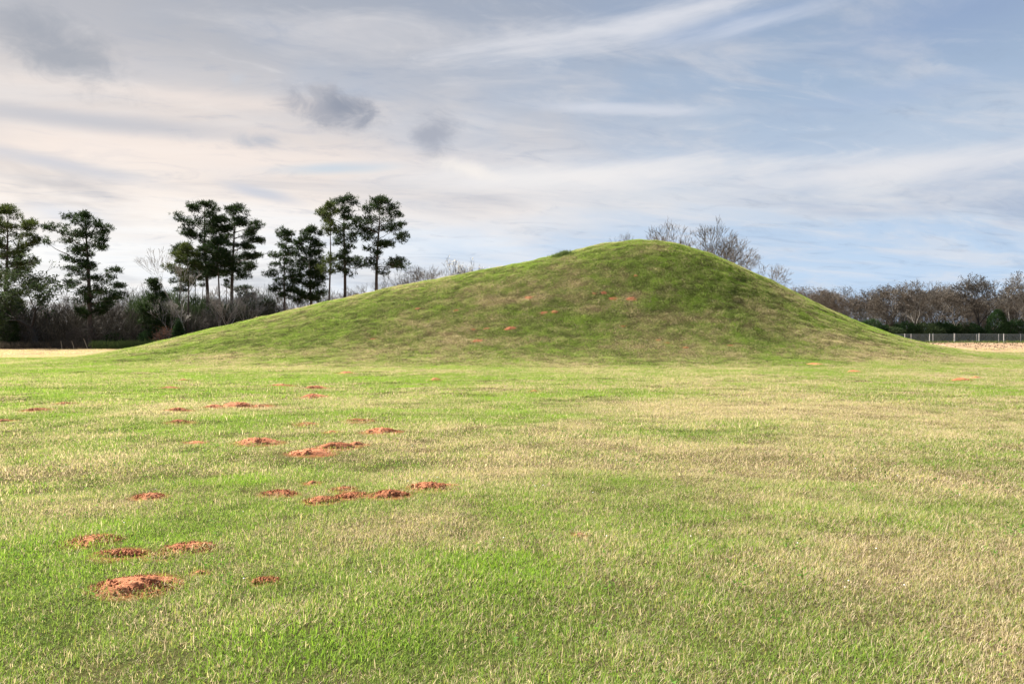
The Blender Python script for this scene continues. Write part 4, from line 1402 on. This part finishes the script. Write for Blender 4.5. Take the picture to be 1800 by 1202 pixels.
def build_fence(y0, base_px, spacing_px, first_px, count, height, label, gauge):
    k = y0 / F
    step = spacing_px * k
    x0 = (first_px - 900) * k
    z0 = float(ground_h(np.array(x0), np.array(y0)))
    root = empty('chain_link_fence', (x0, y0, z0), label, 'fence', 'wire fences before the right tree row')
    # post
    wd = Wood(1)
    wd.tube([np.array([0, 0, -.4]), np.array([0, 0, height + .05]), np.array([0, 0, height + .1])], [.055, .055, .02], 8)
    post = wd.mesh('post', M_POST)
    # one bay of woven wire: two families of slanting wires, really crossing
    V, Q = [], []
    pitch, r = 0.11, gauge
    for sgn in (1, -1):
        for c in np.arange(-height, step, pitch):
            a, b_ = np.array([c, 0.004 * sgn, 0.06]), np.array([c + height - .1, 0.004 * sgn, height - .04])
            lo, hi = max(0.0, (0 - a[0]) / (b_[0] - a[0])), min(1.0, (step - a[0]) / (b_[0] - a[0]))
            if hi - lo < 0.02:
                continue
            p, q = a + (b_ - a) * lo, a + (b_ - a) * hi
            if sgn < 0:
                p[0], q[0] = step - p[0], step - q[0]
            n = len(V)
            s = np.array([r, 0, -r * sgn])
            V += [p - s, p + s, q + s, q - s]
            Q.append((n, n + 1, n + 2, n + 3))
    net = mesh_np('wire_mesh', np.array(V), None, np.array(Q), M_WIRE)
    wd = Wood(2)
    wd.tube([np.array([0, 0, height]), np.array([step, 0, height])], [.024, .024], 6)
    rail = wd.mesh('top_rail', M_WIRE)
    for i in range(count):
        X = x0 + i * step
        dz = float(ground_h(np.array(X), np.array(y0))) - z0
        p = link_obj('post', post, root)
        p.location = (i * step, 0, dz)
        if i < count - 1:
            for nm, me in (('wire_mesh', net), ('top_rail', rail)):
                q = link_obj(nm, me, root)
                q.location = (i * step, 0, dz)


build_pines()
build_left_wood()
build_crest_trees()
build_right_line()
wood_mass('distant_wood', -320, 720, 150, 175, 9.5, 14000, M_TWIG, 31, 'dim tangle of leafless wood far behind the left pines')
wood_mass('distant_wood', 1300, 2150, 158, 185, 6.8, 11000, M_TWIG, 33, 'dim tangle of leafless wood behind the right tree row')
wood_mass('evergreen_thicket', 225, 480, 110, 122, 6.5, 5000, M_OAK, 37, 'dark green tangle of young evergreens behind the left pine trunks')
wood_mass('undergrowth', -300, 500, 106, 122, 5.2, 11000, M_TWIG, 35, 'dark tangled undergrowth below the left pines')
build_fence(128.0, 602, 43.5, 1547, 9, 1.40, 'nearer chain link fence with pale posts across the right field', 0.004)
build_fence(138.0, 598, 38.5, 1563, 9, 1.35, 'farther chain link fence just behind the nearer one', 0.004)


# ------------------------------------------------------------------ small things on the turf
def build_small():
    g = np.random.default_rng(3)
    # long grass tuft on the crest
    X, Y, Z = on_ground(986, 449)
    n = 420
    C = np.stack([g.normal(0, .34, n), g.normal(0, .2, n), np.zeros(n)], -1)
    Z = float(ground_h(np.array(X), np.array(Y)))
    C[:, 2] = ground_h(X + C[:, 0], Y + C[:, 1]) - Z - 0.02
    me = leaves(C, np.tile([0, 0, 1.0], (n, 1)), 0.26, 0.02, 4, 0.35, M_WEED, 'grass_tuft', g, up=1.0, jitter=.03)
    o = link_obj('grass_tuft', me)
    o.location = (X, Y, Z)
    tag(o, 'unmown tuft of taller grass on the skyline of the mound left of its peak', 'grass tuft')
    # dry weeds and tussocks along the foot of the fence
    n = 1500
    X = (1540 + 420 * g.random(n) - 900) / F * 127
    Y = 126.2 + 2.6 * g.random(n)
    me = leaves(np.stack([X, Y, ground_h(X, Y) + 0.12 * g.random(n)], -1), np.tile([0, 0, 1.0], (n, 1)), 0.22, 0.05, 4, 0.6, M_WEED, 'fence_weeds', g, up=0.7, jitter=.1)
    tag(link_obj('fence_weeds', me), 'low green weeds along the foot of the chain link fences', None, None, 'stuff')
    n = 500
    X = (1560 + 420 * g.random(n) - 900) / F * 105
    Y = 84 + 36 * g.random(n) ** 1.5
    keep = fbm(X * .12, Y * .35, 3, 71) > .52
    X, Y = X[keep], Y[keep]
    me = leaves(np.stack([X, Y, ground_h(X, Y) + 0.02], -1), np.tile([0, 0, 1.0], (len(X), 1)), 0.16, 0.12, 7, 1.0, M_DEAD, 'cut_hay', g, up=0.3, jitter=.3)
    tag(link_obj('cut_hay', me), 'dark clods and cut stalks lying on the tan field before the fence', None, None, 'stuff')
    # low broad leaved weeds among the near grass
    n = 900
    r = np.sqrt(9 + 190 * g.random(n)); th = (g.random(n) - .5) * 1.3
    X, Y = r * np.sin(th), r * np.cos(th)
    keep = (fbm(X * .8, Y * .8, 3, 300) > .5) & (bare_soil(X, Y) < .1)
    X, Y = X[keep], Y[keep]
    me = leaves(np.stack([X, Y, ground_h(X, Y) + 0.012], -1), np.tile([0, 0, .3], (len(X), 1)), 0.026, 0.016, 10, 1.0, M_CLOVER, 'lawn_weeds', g, up=0.1, jitter=.03)
    tag(link_obj('lawn_weeds', me), 'dark green broad leaved weeds low in the near lawn', None, None, 'stuff')
    # white clover heads
    V, T = [], []
    pts = []
    for _ in range(130):
        ppx, ppy = 650 + 900 * g.random(), 470 + 180 * g.random()
        pts.append((ppx, ppy))
    for _ in range(45):
        pts.append((1800 * g.random(), 640 + 420 * g.random() ** 1.5))
    oc = np.array([(1, 0, 0), (-1, 0, 0), (0, 1, 0), (0, -1, 0), (0, 0, .6), (0, 0, -.6)], float)
    ft = np.array([(0, 2, 4), (2, 1, 4), (1, 3, 4), (3, 0, 4), (2, 0, 5), (1, 2, 5), (3, 1, 5), (0, 3, 5)])
    for (a, b_) in pts:
        if b_ < np.interp(a, SIL[:, 0], SIL[:, 1]) + 8:
            continue
        X, Y, Z = on_ground(a, b_)
        s = 0.006 + 0.012 * g.random() * min(1.0, Y / 30)
        T.append(ft + 6 * len(T))
        V.append(oc * s + np.array([X, Y, Z + 0.045]))
    me = mesh_np('white_clover', np.vstack(V), np.vstack(T), None, M_WHITE)
    tag(link_obj('white_clover', me), 'scattered white flower heads in the grass', None, None, 'stuff')


build_small()
